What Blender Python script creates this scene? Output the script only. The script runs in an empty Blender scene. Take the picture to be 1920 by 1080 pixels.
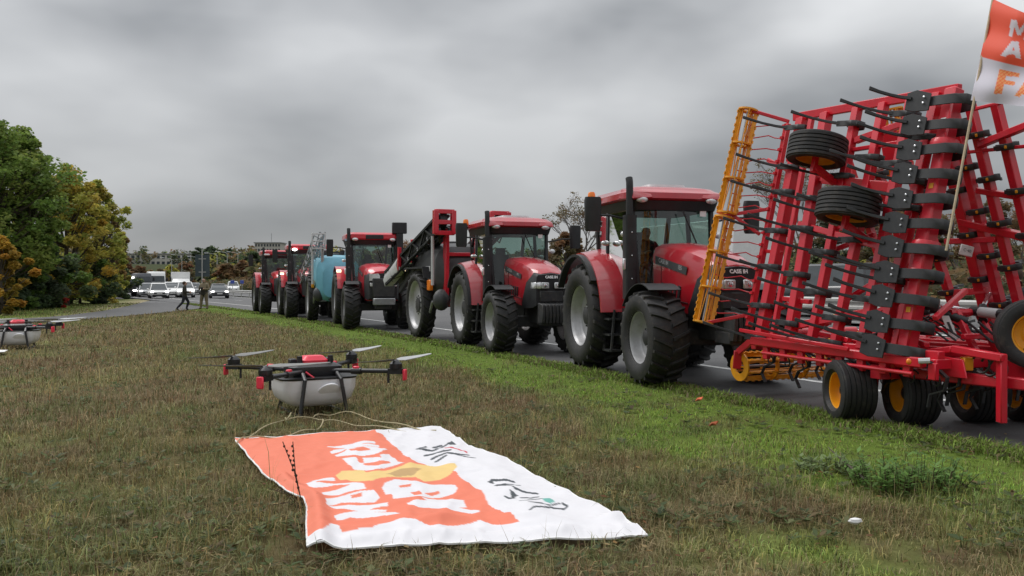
import bpy, bmesh, math, random
import numpy as np
from mathutils import Vector, Matrix

# ------------------------------------------------------------------ camera, sky, sun, exposure
SC = bpy.context.scene
COL = SC.collection
F = 1650.0            # focal length in photograph pixels (1920 wide)
HZ = 528.0            # horizon row
CH = 1.65             # eye height
cam_d = bpy.data.cameras.new("camera")
cam_d.sensor_width = 36.0
cam_d.lens = 36.0 * F / 1920.0
cam_d.shift_y = (HZ - 540.0) / 1920.0
cam_d.clip_start = 0.1
cam_d.clip_end = 6000
cam = bpy.data.objects.new("camera", cam_d)
COL.objects.link(cam)
cam.location = (0, 0, CH)
cam.rotation_euler = (math.radians(90), 0, 0)
SC.camera = cam

SUN_EL, SUN_AZ = math.radians(52), math.radians(-60)   # azimuth from +Y, clockwise positive
world = bpy.data.worlds.new("World")
SC.world = world
world.use_nodes = True
nt = world.node_tree
for n in list(nt.nodes):
    nt.nodes.remove(n)


def N(tree, typ, **kw):
    n = tree.nodes.new(typ)
    for k, v in kw.items():
        if k == 'ins':
            for i, val in v.items():
                n.inputs[i].default_value = val
        else:
            setattr(n, k, v)
    return n


def M_(tree, op, a, b=None, c=None):
    n = tree.nodes.new('ShaderNodeMath')
    n.operation = op
    for i, x in enumerate((a, b, c)):
        if x is None:
            continue
        if isinstance(x, (int, float)):
            n.inputs[i].default_value = x
        else:
            tree.links.new(x, n.inputs[i])
    return n.outputs[0]


L = nt.links.new
out = N(nt, 'ShaderNodeOutputWorld')
tc = N(nt, 'ShaderNodeTexCoord')
sep = N(nt, 'ShaderNodeSeparateXYZ')
L(tc.outputs['Generated'], sep.inputs[0])
zc = M_(nt, 'MAXIMUM', sep.outputs[2], 0.0)
mp = N(nt, 'ShaderNodeMapping')          # cloud deck: noise on the view of the sky dome, flattened like a stratus layer
mp.inputs['Location'].default_value = (3.1, 1.9, 0.0)
mp.inputs['Rotation'].default_value = (0, math.radians(-9), 0)
mp.inputs['Scale'].default_value = (1.0, 1.0, 2.3)
L(tc.outputs['Generated'], mp.inputs[0])
n1 = N(nt, 'ShaderNodeTexNoise', ins={'Scale': 2.3, 'Detail': 2.0, 'Roughness': 0.45, 'Distortion': 0.15})
n2 = N(nt, 'ShaderNodeTexNoise', ins={'Scale': 5.0, 'Detail': 3.0, 'Roughness': 0.48, 'Distortion': 0.15})
L(mp.outputs[0], n1.inputs['Vector']); L(mp.outputs[0], n2.inputs['Vector'])
cl = M_(nt, 'ADD', M_(nt, 'MULTIPLY', n1.outputs[0], 0.70), M_(nt, 'MULTIPLY', n2.outputs[0], 0.30))
ramp = N(nt, 'ShaderNodeValToRGB')
cr = ramp.color_ramp
cr.elements[0].position = 0.37; cr.elements[0].color = (0.185, 0.193, 0.203, 1)
cr.elements[1].position = 0.66; cr.elements[1].color = (0.54, 0.548, 0.556, 1)
e = cr.elements.new(0.50); e.color = (0.348, 0.356, 0.366, 1)
L(cl, ramp.inputs[0])
# overcast luminance grows from the horizon to the zenith (CIE overcast sky)
cie = M_(nt, 'ADD', M_(nt, 'MULTIPLY', M_(nt, 'MAXIMUM', M_(nt, 'SUBTRACT', zc, 0.14), 0.0), 2.5), 0.92)
scl = N(nt, 'ShaderNodeVectorMath', operation='SCALE')
L(ramp.outputs[0], scl.inputs[0]); L(cie, scl.inputs['Scale'])
bgc = N(nt, 'ShaderNodeBackground'); bgc.inputs[1].default_value = 1.02
L(scl.outputs[0], bgc.inputs[0])
sky = N(nt, 'ShaderNodeTexSky', sky_type='NISHITA', sun_disc=False)
sky.sun_elevation = SUN_EL
sky.sun_rotation = SUN_AZ
bgs = N(nt, 'ShaderNodeBackground'); bgs.inputs[1].default_value = 0.08
L(sky.outputs[0], bgs.inputs[0])
mx = N(nt, 'ShaderNodeMixShader'); mx.inputs[0].default_value = 0.94
L(bgs.outputs[0], mx.inputs[1]); L(bgc.outputs[0], mx.inputs[2])
L(mx.outputs[0], out.inputs[0])

sun_d = bpy.data.lights.new("sun", 'SUN')
sun_d.energy = 1.5
sun_d.angle = math.radians(35)
sun_d.color = (1.0, 0.97, 0.93)
sun = bpy.data.objects.new("sun", sun_d)
COL.objects.link(sun)
sdir = Vector((math.sin(SUN_AZ) * math.cos(SUN_EL), math.cos(SUN_AZ) * math.cos(SUN_EL), math.sin(SUN_EL)))
sun.rotation_euler = sdir.to_track_quat('Z', 'Y').to_euler()
sun.location = (0, 0, 60)

vs = SC.view_settings
vs.view_transform = 'Standard'
vs.look = 'None'
vs.exposure = 0.25
vs.gamma = 1.0
vs.use_curve_mapping = False
SC.render.engine = 'CYCLES'
SC.cycles.use_denoising = True
SC.cycles.max_bounces = 6
SC.cycles.transparent_max_bounces = 12
SC.cycles.caustics_reflective = False
SC.cycles.caustics_refractive = False

random.seed(7)
RNG = np.random.default_rng(7)
PI = math.pi

# ------------------------------------------------------------------ place geometry helpers
RD = Vector((-680.0, F, 0)).normalized()      # along the road, away from the viewer
RN = Vector((RD.y, -RD.x, 0))                 # across the road, to the right


def edge_t(s):
    """lateral position of the near road edge at distance s"""
    if s < 71:
        return 7.72 - 0.00105 * s * s if s > 0 else 7.72
    return 7.72 - 5.293 - 0.15 * (s - 71)


def edge_slope(s):
    return 0.0 if s < 0 else (-0.0021 * s if s < 71 else -0.15)


def st(s, t, z=0.0):
    p = RD * s + RN * t
    return Vector((p.x, p.y, z))


def sstep(a, b, x):
    u = min(1.0, max(0.0, (x - a) / (b - a)))
    return u * u * (3 - 2 * u)


def hz(x, y):
    """height of the land"""
    s = x * RD.x + y * RD.y
    t = x * RN.x + y * RN.y
    tp = t - edge_t(s)
    bank = 0.5 * min(1.0, max(0.0, (tp - 2.8) / 6.2)) * (1 - sstep(45, 85, s))
    r = math.hypot(x, y)
    hill = 11.0 * sstep(230, 520, r) + 16.0 * sstep(520, 1500, r)
    return bank + hill


def on_road(s, tp, z=None):
    """world point tp metres right of the near road edge"""
    t = edge_t(s) + tp
    p = st(s, t)
    p.z = hz(p.x, p.y) if z is None else z
    return p


def road_yaw(s, toward=True):
    """heading (angle of local +x) of traffic facing the viewer or away"""
    d = (RD + RN * edge_slope(s)).normalized()
    if toward:
        d = -d
    return math.atan2(d.y, d.x)


def G(px, py, z=0.0):
    """photograph pixel -> point on the level z"""
    Y = F * (CH - z) / (py - HZ)
    return Vector(((px - 960.0) / F * Y, Y, z))


def PY(px, py, Y):
    return Vector(((px - 960.0) / F * Y, Y, CH - (py - HZ) / F * Y))


# ------------------------------------------------------------------ materials
MATS = {}


def mat(name, col, rough=0.5, metal=0.0, var=0.12, scale=6.0, bump=0.0, bscale=60.0, coat=0.0, dirt=0.0, spec=0.5):
    if name in MATS:
        return MATS[name]
    m = bpy.data.materials.new(name)
    m.use_nodes = True
    t = m.node_tree
    b = t.nodes['Principled BSDF']
    b.inputs['Roughness'].default_value = rough
    b.inputs['Metallic'].default_value = metal
    b.inputs['Specular IOR Level'].default_value = spec
    if coat:
        b.inputs['Coat Weight'].default_value = coat
        b.inputs['Coat Roughness'].default_value = 0.08
    tcn = N(t, 'ShaderNodeTexCoord')
    nz = N(t, 'ShaderNodeTexNoise', ins={'Scale': scale, 'Detail': 5.0, 'Roughness': 0.6})
    t.links.new(tcn.outputs['Object'], nz.inputs['Vector'])
    rp = N(t, 'ShaderNodeValToRGB')
    c = Vector(col)
    lo = c * (1 - var)
    hi = c * (1 + var)
    rp.color_ramp.elements[0].position = 0.3
    rp.color_ramp.elements[1].position = 0.72
    rp.color_ramp.elements[0].color = (*lo, 1)
    rp.color_ramp.elements[1].color = (*[min(1, x) for x in hi], 1)
    t.links.new(nz.outputs[0], rp.inputs[0])
    last = rp.outputs[0]
    if dirt:
        nd = N(t, 'ShaderNodeTexNoise', ins={'Scale': scale * 2.3, 'Detail': 8.0, 'Roughness': 0.7})
        t.links.new(tcn.outputs['Object'], nd.inputs['Vector'])
        rr = N(t, 'ShaderNodeValToRGB')
        rr.color_ramp.elements[0].position = 0.5
        rr.color_ramp.elements[1].position = 0.78
        rr.color_ramp.elements[0].color = (0, 0, 0, 1)
        rr.color_ramp.elements[1].color = (dirt, dirt, dirt, 1)
        t.links.new(nd.outputs[0], rr.inputs[0])
        mxn = N(t, 'ShaderNodeMix', data_type='RGBA')
        t.links.new(rr.outputs[0], mxn.inputs[0])
        t.links.new(last, mxn.inputs[6])
        mxn.inputs[7].default_value = (0.13, 0.105, 0.08, 1)
        last = mxn.outputs[2]
    t.links.new(last, b.inputs['Base Color'])
    rgh = M_(t, 'ADD', M_(t, 'MULTIPLY', nz.outputs[0], 0.18), rough - 0.09)
    t.links.new(rgh, b.inputs['Roughness'])
    if bump:
        nb = N(t, 'ShaderNodeTexNoise', ins={'Scale': bscale, 'Detail': 4.0})
        t.links.new(tcn.outputs['Object'], nb.inputs['Vector'])
        bp = N(t, 'ShaderNodeBump', ins={'Strength': bump, 'Distance': 0.02})
        t.links.new(nb.outputs[0], bp.inputs['Height'])
        t.links.new(bp.outputs[0], b.inputs['Normal'])
    MATS[name] = m
    return m


def attr_mat(name, rough=0.8, trans=0.0, spec=0.3, fine=0.0):
    """colour comes from the mesh's own colour attribute"""
    if name in MATS:
        return MATS[name]
    m = bpy.data.materials.new(name)
    m.use_nodes = True
    t = m.node_tree
    b = t.nodes['Principled BSDF']
    b.inputs['Roughness'].default_value = rough
    b.inputs['Specular IOR Level'].default_value = spec
    a = N(t, 'ShaderNodeAttribute', attribute_name='Col')
    last = a.outputs['Color']
    if fine:
        tcn = N(t, 'ShaderNodeTexCoord')
        nz = N(t, 'ShaderNodeTexNoise', ins={'Scale': fine, 'Detail': 8.0, 'Roughness': 0.7})
        t.links.new(tcn.outputs['Object'], nz.inputs['Vector'])
        k = M_(t, 'ADD', M_(t, 'MULTIPLY', nz.outputs[0], 1.3), 0.35)
        sc = N(t, 'ShaderNodeVectorMath', operation='SCALE')
        t.links.new(last, sc.inputs[0]); t.links.new(k, sc.inputs['Scale'])
        last = sc.outputs[0]
        bp = N(t, 'ShaderNodeBump', ins={'Strength': 0.8, 'Distance': 0.05})
        t.links.new(nz.outputs[0], bp.inputs['Height'])
        t.links.new(bp.outputs[0], b.inputs['Normal'])
    t.links.new(last, b.inputs['Base Color'])
    if trans:
        tr = N(t, 'ShaderNodeBsdfTranslucent')
        t.links.new(last, tr.inputs[0])
        ms = N(t, 'ShaderNodeMixShader')
        ms.inputs[0].default_value = trans
        t.links.new(b.outputs[0], ms.inputs[1]); t.links.new(tr.outputs[0], ms.inputs[2])
        t.links.new(ms.outputs[0], t.nodes['Material Output'].inputs[0])
    MATS[name] = m
    return m


def glass_mat(name, tint, gloss=0.9):
    m = bpy.data.materials.new(name)
    m.use_nodes = True
    t = m.node_tree
    t.nodes.remove(t.nodes['Principled BSDF'])
    tr = N(t, 'ShaderNodeBsdfTransparent'); tr.inputs[0].default_value = (*tint, 1)
    gl = N(t, 'ShaderNodeBsdfGlossy'); gl.inputs['Roughness'].default_value = 0.03
    gl.inputs[0].default_value = (gloss, gloss, gloss, 1)
    fr = N(t, 'ShaderNodeFresnel'); fr.inputs[0].default_value = 1.7
    ms = N(t, 'ShaderNodeMixShader')
    t.links.new(fr.outputs[0], ms.inputs[0]); t.links.new(tr.outputs[0], ms.inputs[1]); t.links.new(gl.outputs[0], ms.inputs[2])
    t.links.new(ms.outputs[0], t.nodes['Material Output'].inputs[0])
    MATS[name] = m
    return m


def emit_mat(name, col, strength):
    m = bpy.data.materials.new(name)
    m.use_nodes = True
    b = m.node_tree.nodes['Principled BSDF']
    b.inputs['Base Color'].default_value = (*col, 1)
    b.inputs['Emission Color'].default_value = (*col, 1)
    b.inputs['Emission Strength'].default_value = strength
    MATS[name] = m
    return m


mat('red', (0.44, 0.010, 0.022), 0.30, var=0.08, scale=2.0, coat=0.9, dirt=0.22)
mat('bright_red', (0.60, 0.016, 0.036), 0.32, var=0.08, scale=2.0, coat=0.8, dirt=0.15)
mat('implement_red', (0.62, 0.012, 0.030), 0.36, var=0.10, scale=3.0, coat=0.25, dirt=0.15)
mat('black', (0.018, 0.019, 0.021), 0.48, var=0.3)
mat('dark', (0.030, 0.031, 0.033), 0.6, var=0.3, dirt=0.5)
mat('tine_black', (0.022, 0.023, 0.025), 0.45, var=0.3, scale=12, dirt=0.15)
mat('rubber', (0.017, 0.017, 0.018), 0.66, var=0.25, scale=5, bump=0.15, dirt=0.38)
mat('silver', (0.40, 0.40, 0.41), 0.42, metal=0.35, var=0.1, dirt=0.35)
mat('chrome', (0.75, 0.76, 0.78), 0.15, metal=0.9, var=0.05)
mat('pale_grey', (0.55, 0.56, 0.57), 0.45, var=0.08)
mat('white_paint', (0.78, 0.78, 0.77), 0.35, var=0.05, coat=0.3, dirt=0.12)
mat('yellow', (0.78, 0.33, 0.012), 0.4, var=0.12, scale=4, dirt=0.2)
mat('amber', (0.85, 0.22, 0.02), 0.25, var=0.05)
mat('blue_tank', (0.17, 0.45, 0.58), 0.4, var=0.08)
mat('tank_grey', (0.05, 0.052, 0.055), 0.5)
mat('steel', (0.32, 0.33, 0.34), 0.4, metal=0.5, var=0.15)
mat('galvanised', (0.46, 0.46, 0.44), 0.5, metal=0.25, var=0.12, scale=2, dirt=0.3)
mat('concrete', (0.30, 0.29, 0.27), 0.85, var=0.15)
mat('wood', (0.50, 0.40, 0.27), 0.7, var=0.15, scale=20)
mat('rope', (0.42, 0.36, 0.22), 0.9, var=0.2, scale=40)
mat('carbon', (0.028, 0.029, 0.031), 0.35, var=0.3)
mat('drone_red', (0.85, 0.05, 0.09), 0.35, var=0.06)
mat('tank_white', (0.90, 0.90, 0.92), 0.45, var=0.07)
mat('prop', (0.20, 0.20, 0.19), 0.4, var=0.2)
mat('prop_pale', (0.45, 0.46, 0.47), 0.4, var=0.1)
mat('paint_line', (0.62, 0.62, 0.60), 0.7, var=0.25, scale=9, dirt=0.5)
mat('sign_back', (0.055, 0.075, 0.085), 0.5, var=0.15)
mat('plate', (0.7, 0.7, 0.68), 0.4)
mat('car_black', (0.02, 0.021, 0.023), 0.25, coat=0.6)
mat('car_grey', (0.10, 0.105, 0.11), 0.3, coat=0.5)
mat('car_navy', (0.018, 0.022, 0.035), 0.3, coat=0.4)
mat('car_silver', (0.42, 0.43, 0.44), 0.3, metal=0.4, coat=0.4)
mat('print_white', (0.80, 0.80, 0.80), 0.5)
mat('bark', (0.075, 0.06, 0.045), 0.9, var=0.3, scale=9, bump=0.5, bscale=25)
mat('bark_grey', (0.11, 0.095, 0.085), 0.9, var=0.3, scale=9)
mat('wall_pale', (0.50, 0.48, 0.43), 0.85, var=0.1, scale=0.2)
mat('pane_dark', (0.05, 0.06, 0.07), 0.2)
mat('roof_grey', (0.30, 0.30, 0.30), 0.8)
mat('dry_stem', (0.06, 0.035, 0.022), 0.9)
mat('cloth_black', (0.015, 0.015, 0.017), 0.85)
mat('lamp_clear', (0.72, 0.73, 0.74), 0.12, metal=0.4)
glass_mat('cab_glass', (0.44, 0.57, 0.53))
glass_mat('car_glass', (0.14, 0.17, 0.18))
emit_mat('headlamp_lit', (1.0, 0.97, 0.92), 7.0)
emit_mat('lamp_warm', (1.0, 0.75, 0.45), 3.0)
attr_mat('leaf', 0.6, 0.5)
attr_mat('blade', 0.75, 0.25)
attr_mat('soil', 0.95, 0.0, 0.1, fine=9.0)
attr_mat('print', 0.55, 0.12, 0.25)
attr_mat('cloth', 0.85)


# ------------------------------------------------------------------ mesh builder
def ortho(axis, up=(0, 0, 1)):
    a = Vector(axis).normalized()
    u = Vector(up)
    if abs(a.dot(u.normalized())) > 0.98:
        u = Vector((1, 0, 0)) if abs(a.x) < 0.9 else Vector((0, 1, 0))
    x = u.cross(a).normalized()
    y = a.cross(x)
    return x, y, a


class MB:
    def __init__(self):
        self.v = []
        self.f = []

    def add(self, vs_, fs):
        o = len(self.v)
        self.v += [tuple(p) for p in vs_]
        self.f += [tuple(i + o for i in f) for f in fs]
        return self

    BF = [(0, 3, 2, 1), (4, 5, 6, 7), (0, 1, 5, 4), (1, 2, 6, 5), (2, 3, 7, 6), (3, 0, 4, 7)]

    def box(self, c, s, R=None):
        c = Vector(c)
        pts = []
        for dz in (-.5, .5):
            for dx, dy in ((-.5, -.5), (.5, -.5), (.5, .5), (-.5, .5)):
                p = Vector((dx * s[0], dy * s[1], dz * s[2]))
                if R is not None:
                    p = R @ p
                pts.append(c + p)
        return self.add(pts, MB.BF)

    def beam(self, p0, p1, w, h=None, up=(0, 0, 1)):
        h = w if h is None else h
        p0, p1 = Vector(p0), Vector(p1)
        x, y, a = ortho(p1 - p0, up)
        pts = []
        for p in (p0, p1):
            for dx, dy in ((-.5, -.5), (.5, -.5), (.5, .5), (-.5, .5)):
                pts.append(p + x * (dx * w) + y * (dy * h))
        return self.add(pts, MB.BF)

    def tube(self, pts, r, n=8, caps=True):
        pts = [Vector(p) for p in pts]
        k = len(pts)
        rs = r if isinstance(r, (list, tuple)) else [r] * k
        vs_, fs = [], []
        xprev = None
        for i, p in enumerate(pts):
            d = (pts[min(i + 1, k - 1)] - pts[max(i - 1, 0)])
            if d.length < 1e-9:
                d = Vector((0, 0, 1))
            x, y, a = ortho(d)
            if xprev is not None:
                x = (xprev - a * xprev.dot(a))
                x = x.normalized() if x.length > 1e-6 else ortho(d)[0]
                y = a.cross(x)
            xprev = x
            for j in range(n):
                an = 2 * PI * j / n
                vs_.append(p + (x * math.cos(an) + y * math.sin(an)) * rs[i])
        for i in range(k - 1):
            for j in range(n):
                a0, b0 = i * n + j, i * n + (j + 1) % n
                fs.append((a0, b0, b0 + n, a0 + n))
        if caps:
            fs.append(tuple(range(n - 1, -1, -1)))
            fs.append(tuple((k - 1) * n + j for j in range(n)))
        return self.add(vs_, fs)

    def strip(self, pts, widthdir, w, th):
        """flat bar of width w along widthdir following a path"""
        pts = [Vector(p) for p in pts]
        wd = Vector(widthdir).normalized()
        k = len(pts)
        ws = w if isinstance(w, (list, tuple)) else [w] * k
        vs_, fs = [], []
        for i, p in enumerate(pts):
            d = (pts[min(i + 1, k - 1)] - pts[max(i - 1, 0)]).normalized()
            nrm = d.cross(wd).normalized()
            for a, b in ((-.5, -.5), (.5, -.5), (.5, .5), (-.5, .5)):
                vs_.append(p + wd * (a * ws[i]) + nrm * (b * th))
        for i in range(k - 1):
            for j in range(4):
                a0, b0 = i * 4 + j, i * 4 + (j + 1) % 4
                fs.append((a0, b0, b0 + 4, a0 + 4))
        fs += [(3, 2, 1, 0), tuple((k - 1) * 4 + j for j in range(4))]
        return self.add(vs_, fs)

    def lathe(self, prof, n, o=(0, 0, 0), axis=(0, 1, 0), closed=False, up=(0, 0, 1), a0=0.0, a1=2 * PI):
        """prof: (radius, distance along axis)"""
        o = Vector(o)
        x, y, a = ortho(axis, up)
        full = abs(a1 - a0 - 2 * PI) < 1e-6
        m = n if full else n + 1
        k = len(prof)
        vs_, fs = [], []
        for i in range(m):
            an = a0 + (a1 - a0) * i / n
            dr = x * math.cos(an) + y * math.sin(an)
            for (r, h) in prof:
                vs_.append(o + dr * r + a * h)
        for i in range(n):
            i2 = (i + 1) % m
            for j in range(k if closed else k - 1):
                j2 = (j + 1) % k
                fs.append((i * k + j, i2 * k + j, i2 * k + j2, i * k + j2))
        return self.add(vs_, fs)

    def prism(self, poly, o, ex, ey, d):
        o, ex, ey = Vector(o), Vector(ex), Vector(ey)
        ez = ex.cross(ey).normalized() * d
        k = len(poly)
        vs_ = [o + ex * a + ey * b for a, b in poly] + [o + ex * a + ey * b + ez for a, b in poly]
        fs = [tuple(range(k - 1, -1, -1)), tuple(range(k, 2 * k))]
        for i in range(k):
            fs.append((i, (i + 1) % k, (i + 1) % k + k, i + k))
        return self.add(vs_, fs)

    def loft(self, secs, caps=True):
        k = len(secs[0])
        vs_ = [p for s_ in secs for p in s_]
        fs = []
        for i in range(len(secs) - 1):
            for j in range(k):
                a0, b0 = i * k + j, i * k + (j + 1) % k
                fs.append((a0, b0, b0 + k, a0 + k))
        if caps:
            fs.append(tuple(range(k - 1, -1, -1)))
            fs.append(tuple((len(secs) - 1) * k + j for j in range(k)))
        return self.add(vs_, fs)

    def ball(self, c, r, n=10, m=7):
        c = Vector(c)
        r = (r, r, r) if isinstance(r, (int, float)) else r
        vs_, fs = [], []
        for i in range(m + 1):
            th = PI * i / m
            for j in range(n):
                ph = 2 * PI * j / n
                vs_.append(c + Vector((r[0] * math.sin(th) * math.cos(ph), r[1] * math.sin(th) * math.sin(ph), r[2] * math.cos(th))))
        for i in range(m):
            for j in range(n):
                a0, b0 = i * n + j, i * n + (j + 1) % n
                fs.append((a0, a0 + n, b0 + n, b0))
        return self.add(vs_, fs)

    def mesh(self, name, m, bevel=0.0, smooth=True, origin=None, fix=True):
        me = bpy.data.meshes.new(name)
        v = self.v
        if origin is not None:
            o = Vector(origin)
            v = [(p[0] - o.x, p[1] - o.y, p[2] - o.z) for p in v]
        me.from_pydata(v, [], self.f)
        if bevel or fix:
            bm = bmesh.new()
            bm.from_mesh(me)
            if fix:
                bmesh.ops.recalc_face_normals(bm, faces=bm.faces)
            if bevel:
                ed = [e_ for e_ in bm.edges if len(e_.link_faces) == 2 and e_.calc_face_angle(0) > 0.5]
                bmesh.ops.bevel(bm, geom=ed, offset=bevel, segments=1, affect='EDGES', clamp_overlap=True)
            bm.to_mesh(me)
            bm.free()
        if smooth:
            me.polygons.foreach_set('use_smooth', [True] * len(me.polygons))
            me.set_sharp_from_angle(angle=math.radians(38))
        me.materials.append(MATS[m] if isinstance(m, str) else m)
        return me

    def build(self, name, m, parent=None, bevel=0.0, smooth=True, origin=None):
        return link(name, self.mesh(name, m, bevel, smooth, origin), parent)


def link(name, me, parent=None):
    o = bpy.data.objects.new(name, me)
    COL.objects.link(o)
    if parent is not None:
        o.parent = parent
    return o


def tag(o, label=None, cat=None, group=None, kind=None):
    if label: o['label'] = label
    if cat: o['category'] = cat
    if group: o['group'] = group
    if kind: o['kind'] = kind
    return o


def thing(name, label, cat, loc=(0, 0, 0), rz=0.0, group=None):
    o = bpy.data.objects.new(name, None)
    o.empty_display_size = 0.3
    COL.objects.link(o)
    o.location = loc
    o.rotation_euler = (0, 0, rz)
    return tag(o, label, cat, group)


def copy_tree(o, parent=None):
    c = o.copy()
    COL.objects.link(c)
    c.parent = parent
    for ch in [x for x in bpy.data.objects if x.parent == o]:
        copy_tree(ch, c)
    return c


def text_mb(txt, size, o, ex, ey, lift=0.0, shear=0.0, bold=0.0):
    """lettering as flat faces in the plane (ex, ey)"""
    cu = bpy.data.curves.new('lettering', 'FONT')
    cu.body = txt
    cu.size = size
    cu.align_x = 'CENTER'
    cu.align_y = 'CENTER'
    cu.resolution_u = 2
    cu.shear = shear
    cu.offset = bold
    ob = bpy.data.objects.new('lettering', cu)
    COL.objects.link(ob)
    dg = bpy.context.evaluated_depsgraph_get()
    me = ob.evaluated_get(dg).to_mesh()
    o, ex, ey = Vector(o), Vector(ex), Vector(ey)
    ez = ex.cross(ey).normalized()
    mb = MB()
    mb.add([o + ex * v.co.x + ey * v.co.y + ez * lift for v in me.vertices], [tuple(p.vertices) for p in me.polygons])
    ob.to_mesh_clear()
    bpy.data.objects.remove(ob)
    bpy.data.curves.remove(cu)
    return mb


def np_mesh(name, verts, faces, m, vcol=None, smooth=False):
    """fast mesh: verts (n,3), faces (k,3 or 4), per-vertex colours"""
    me = bpy.data.meshes.new(name)
    verts = np.asarray(verts, dtype=np.float32)
    faces = np.asarray(faces, dtype=np.int32)
    k = faces.shape[1]
    me.vertices.add(len(verts))
    me.vertices.foreach_set('co', verts.ravel())
    me.loops.add(faces.size)
    me.loops.foreach_set('vertex_index', faces.ravel())
    me.polygons.add(len(faces))
    me.polygons.foreach_set('loop_start', np.arange(0, faces.size, k, dtype=np.int32))
    me.update(calc_edges=True)
    if vcol is not None:
        a = me.color_attributes.new('Col', 'FLOAT_COLOR', 'POINT')
        c = np.ones((len(verts), 4), dtype=np.float32)
        c[:, :3] = vcol
        a.data.foreach_set('color', c.ravel())
    if smooth:
        me.polygons.foreach_set('use_smooth', np.ones(len(faces), dtype=bool))
    me.materials.append(MATS[m])
    return me


def vnoise(x, y, seed=0):
    """value noise on arrays, 0..1"""
    x = np.asarray(x, dtype=np.float64); y = np.asarray(y, dtype=np.float64)
    xi = np.floor(x).astype(np.int64); yi = np.floor(y).astype(np.int64)
    fx = x - xi; fy = y - yi
    fx = fx * fx * (3 - 2 * fx); fy = fy * fy * (3 - 2 * fy)

    def h(a, b):
        n = (a * 374761393 + b * 668265263 + seed * 974711) & 0xFFFFFFFF
        n = ((n ^ (n >> 13)) * 1274126177) & 0xFFFFFFFF
        return ((n ^ (n >> 16)) & 0xFFFF) / 65535.0
    return (h(xi, yi) * (1 - fx) + h(xi + 1, yi) * fx) * (1 - fy) + (h(xi, yi + 1) * (1 - fx) + h(xi + 1, yi + 1) * fx) * fy


def fbm(x, y, seed=0, o=4):
    r = 0; a = 0.5; tot = 0
    for i in range(o):
        r = r + a * vnoise(x * 2 ** i, y * 2 ** i, seed + i); tot += a; a *= 0.55
    return r / tot


def in_poly(px, py, poly):
    px = np.asarray(px); py = np.asarray(py)
    ins = np.zeros(px.shape, dtype=bool)
    n = len(poly)
    for i in range(n):
        x0, y0 = poly[i]; x1, y1 = poly[(i + 1) % n]
        if y0 == y1:
            continue
        c = ((y0 > py) != (y1 > py)) & (px < (x1 - x0) * (py - y0) / (y1 - y0) + x0)
        ins ^= c
    return ins


def near_line(px, py, pts, w):
    d = np.full(np.shape(px), 1e9)
    for (x0, y0), (x1, y1) in zip(pts[:-1], pts[1:]):
        dx, dy = x1 - x0, y1 - y0
        u = np.clip(((px - x0) * dx + (py - y0) * dy) / (dx * dx + dy * dy), 0, 1)
        d = np.minimum(d, np.hypot(px - x0 - u * dx, py - y0 - u * dy))
    return d < w / 2


np_edge = np.vectorize(edge_t)
np_hz = np.vectorize(hz)

# ------------------------------------------------------------------ ground, roads
SLIP_NEAR = [G(*p) for p in ((404, 574), (365, 579), (330, 583), (250, 590.5), (180, 596), (100, 601), (0, 606), (-200, 614), (-500, 624))]
SLIP_FAR = [G(*p) for p in ((-500, 618.5), (-200, 608.5), (0, 600), (120, 591.5), (190, 583), (235, 574.5), (270, 566), (300, 559.5))]
slip = SLIP_NEAR + SLIP_FAR + [on_road(s, -2.4, 0) for s in (90, 110, 130, 160)] + [on_road(s, 0.5, 0) for s in (160, 130, 110, 90, 76, 66, 61)]
SLIP2 = [(p.x, p.y) for p in slip]


def road_mask(x, y):
    s = x * RD.x + y * RD.y
    t = x * RN.x + y * RN.y
    tp = t - np_edge(s)
    return ((tp > 0) & (tp < 20)) | in_poly(x, y, SLIP2), s, tp


def patch(x, y):
    """ground colours: dry brown meadow, greener strip by the road and green patches -> (colour, greenness)"""
    s = x * RD.x + y * RD.y
    t = x * RN.x + y * RN.y
    d = np_edge(s) - t
    nz1 = fbm(x * 0.55, y * 0.55, 3)
    nz2 = fbm(x * 1.5, y * 1.5, 11)
    nz3 = fbm(x * 0.16, y * 0.16, 21)
    lim = 2.5 + 0.6 * np.clip((12 - s) / 8, -0.3, 1)
    strip = np.clip((1.0 - np.abs(d) / lim) * 2.4 + (nz1 - .5) * 2.2 + .25, 0, 1) * (np.abs(d) < 2.2 * lim)
    green = np.clip(strip + np.clip((nz1 - 0.52) * 3.0, 0, .75) * np.where(x > 1.0, 0.55, 0.4), 0, 1)
    far_left = np.clip((-x - 19.5 - 0 * y) / 2, 0, 1)
    green = np.maximum(green, far_left * np.clip(nz1 * 1.5, .4, .95))
    green = np.clip(green - np.clip((nz2 - .62) * 2.5, 0, .6), 0, 1)
    dry = np.array([0.165, 0.130, 0.068]); olive = np.array([0.135, 0.125, 0.048]); rust = np.array([0.130, 0.086, 0.050])
    grn = np.array([0.135, 0.200, 0.034]); straw = np.array([0.215, 0.170, 0.090])
    k = np.clip((nz3 - 0.35) * 3, 0, 1)[..., None]
    c = dry * (1 - k) + olive * k
    k = np.clip((nz2 - 0.55) * 3.5, 0, 1)[..., None]
    c = c * (1 - k) + rust * k
    k = np.clip((nz1 - 0.62) * 4, 0, .7)[..., None]
    c = c * (1 - k) + straw * k
    g = green[..., None]
    return c * (1 - g) + grn * g, green


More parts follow.
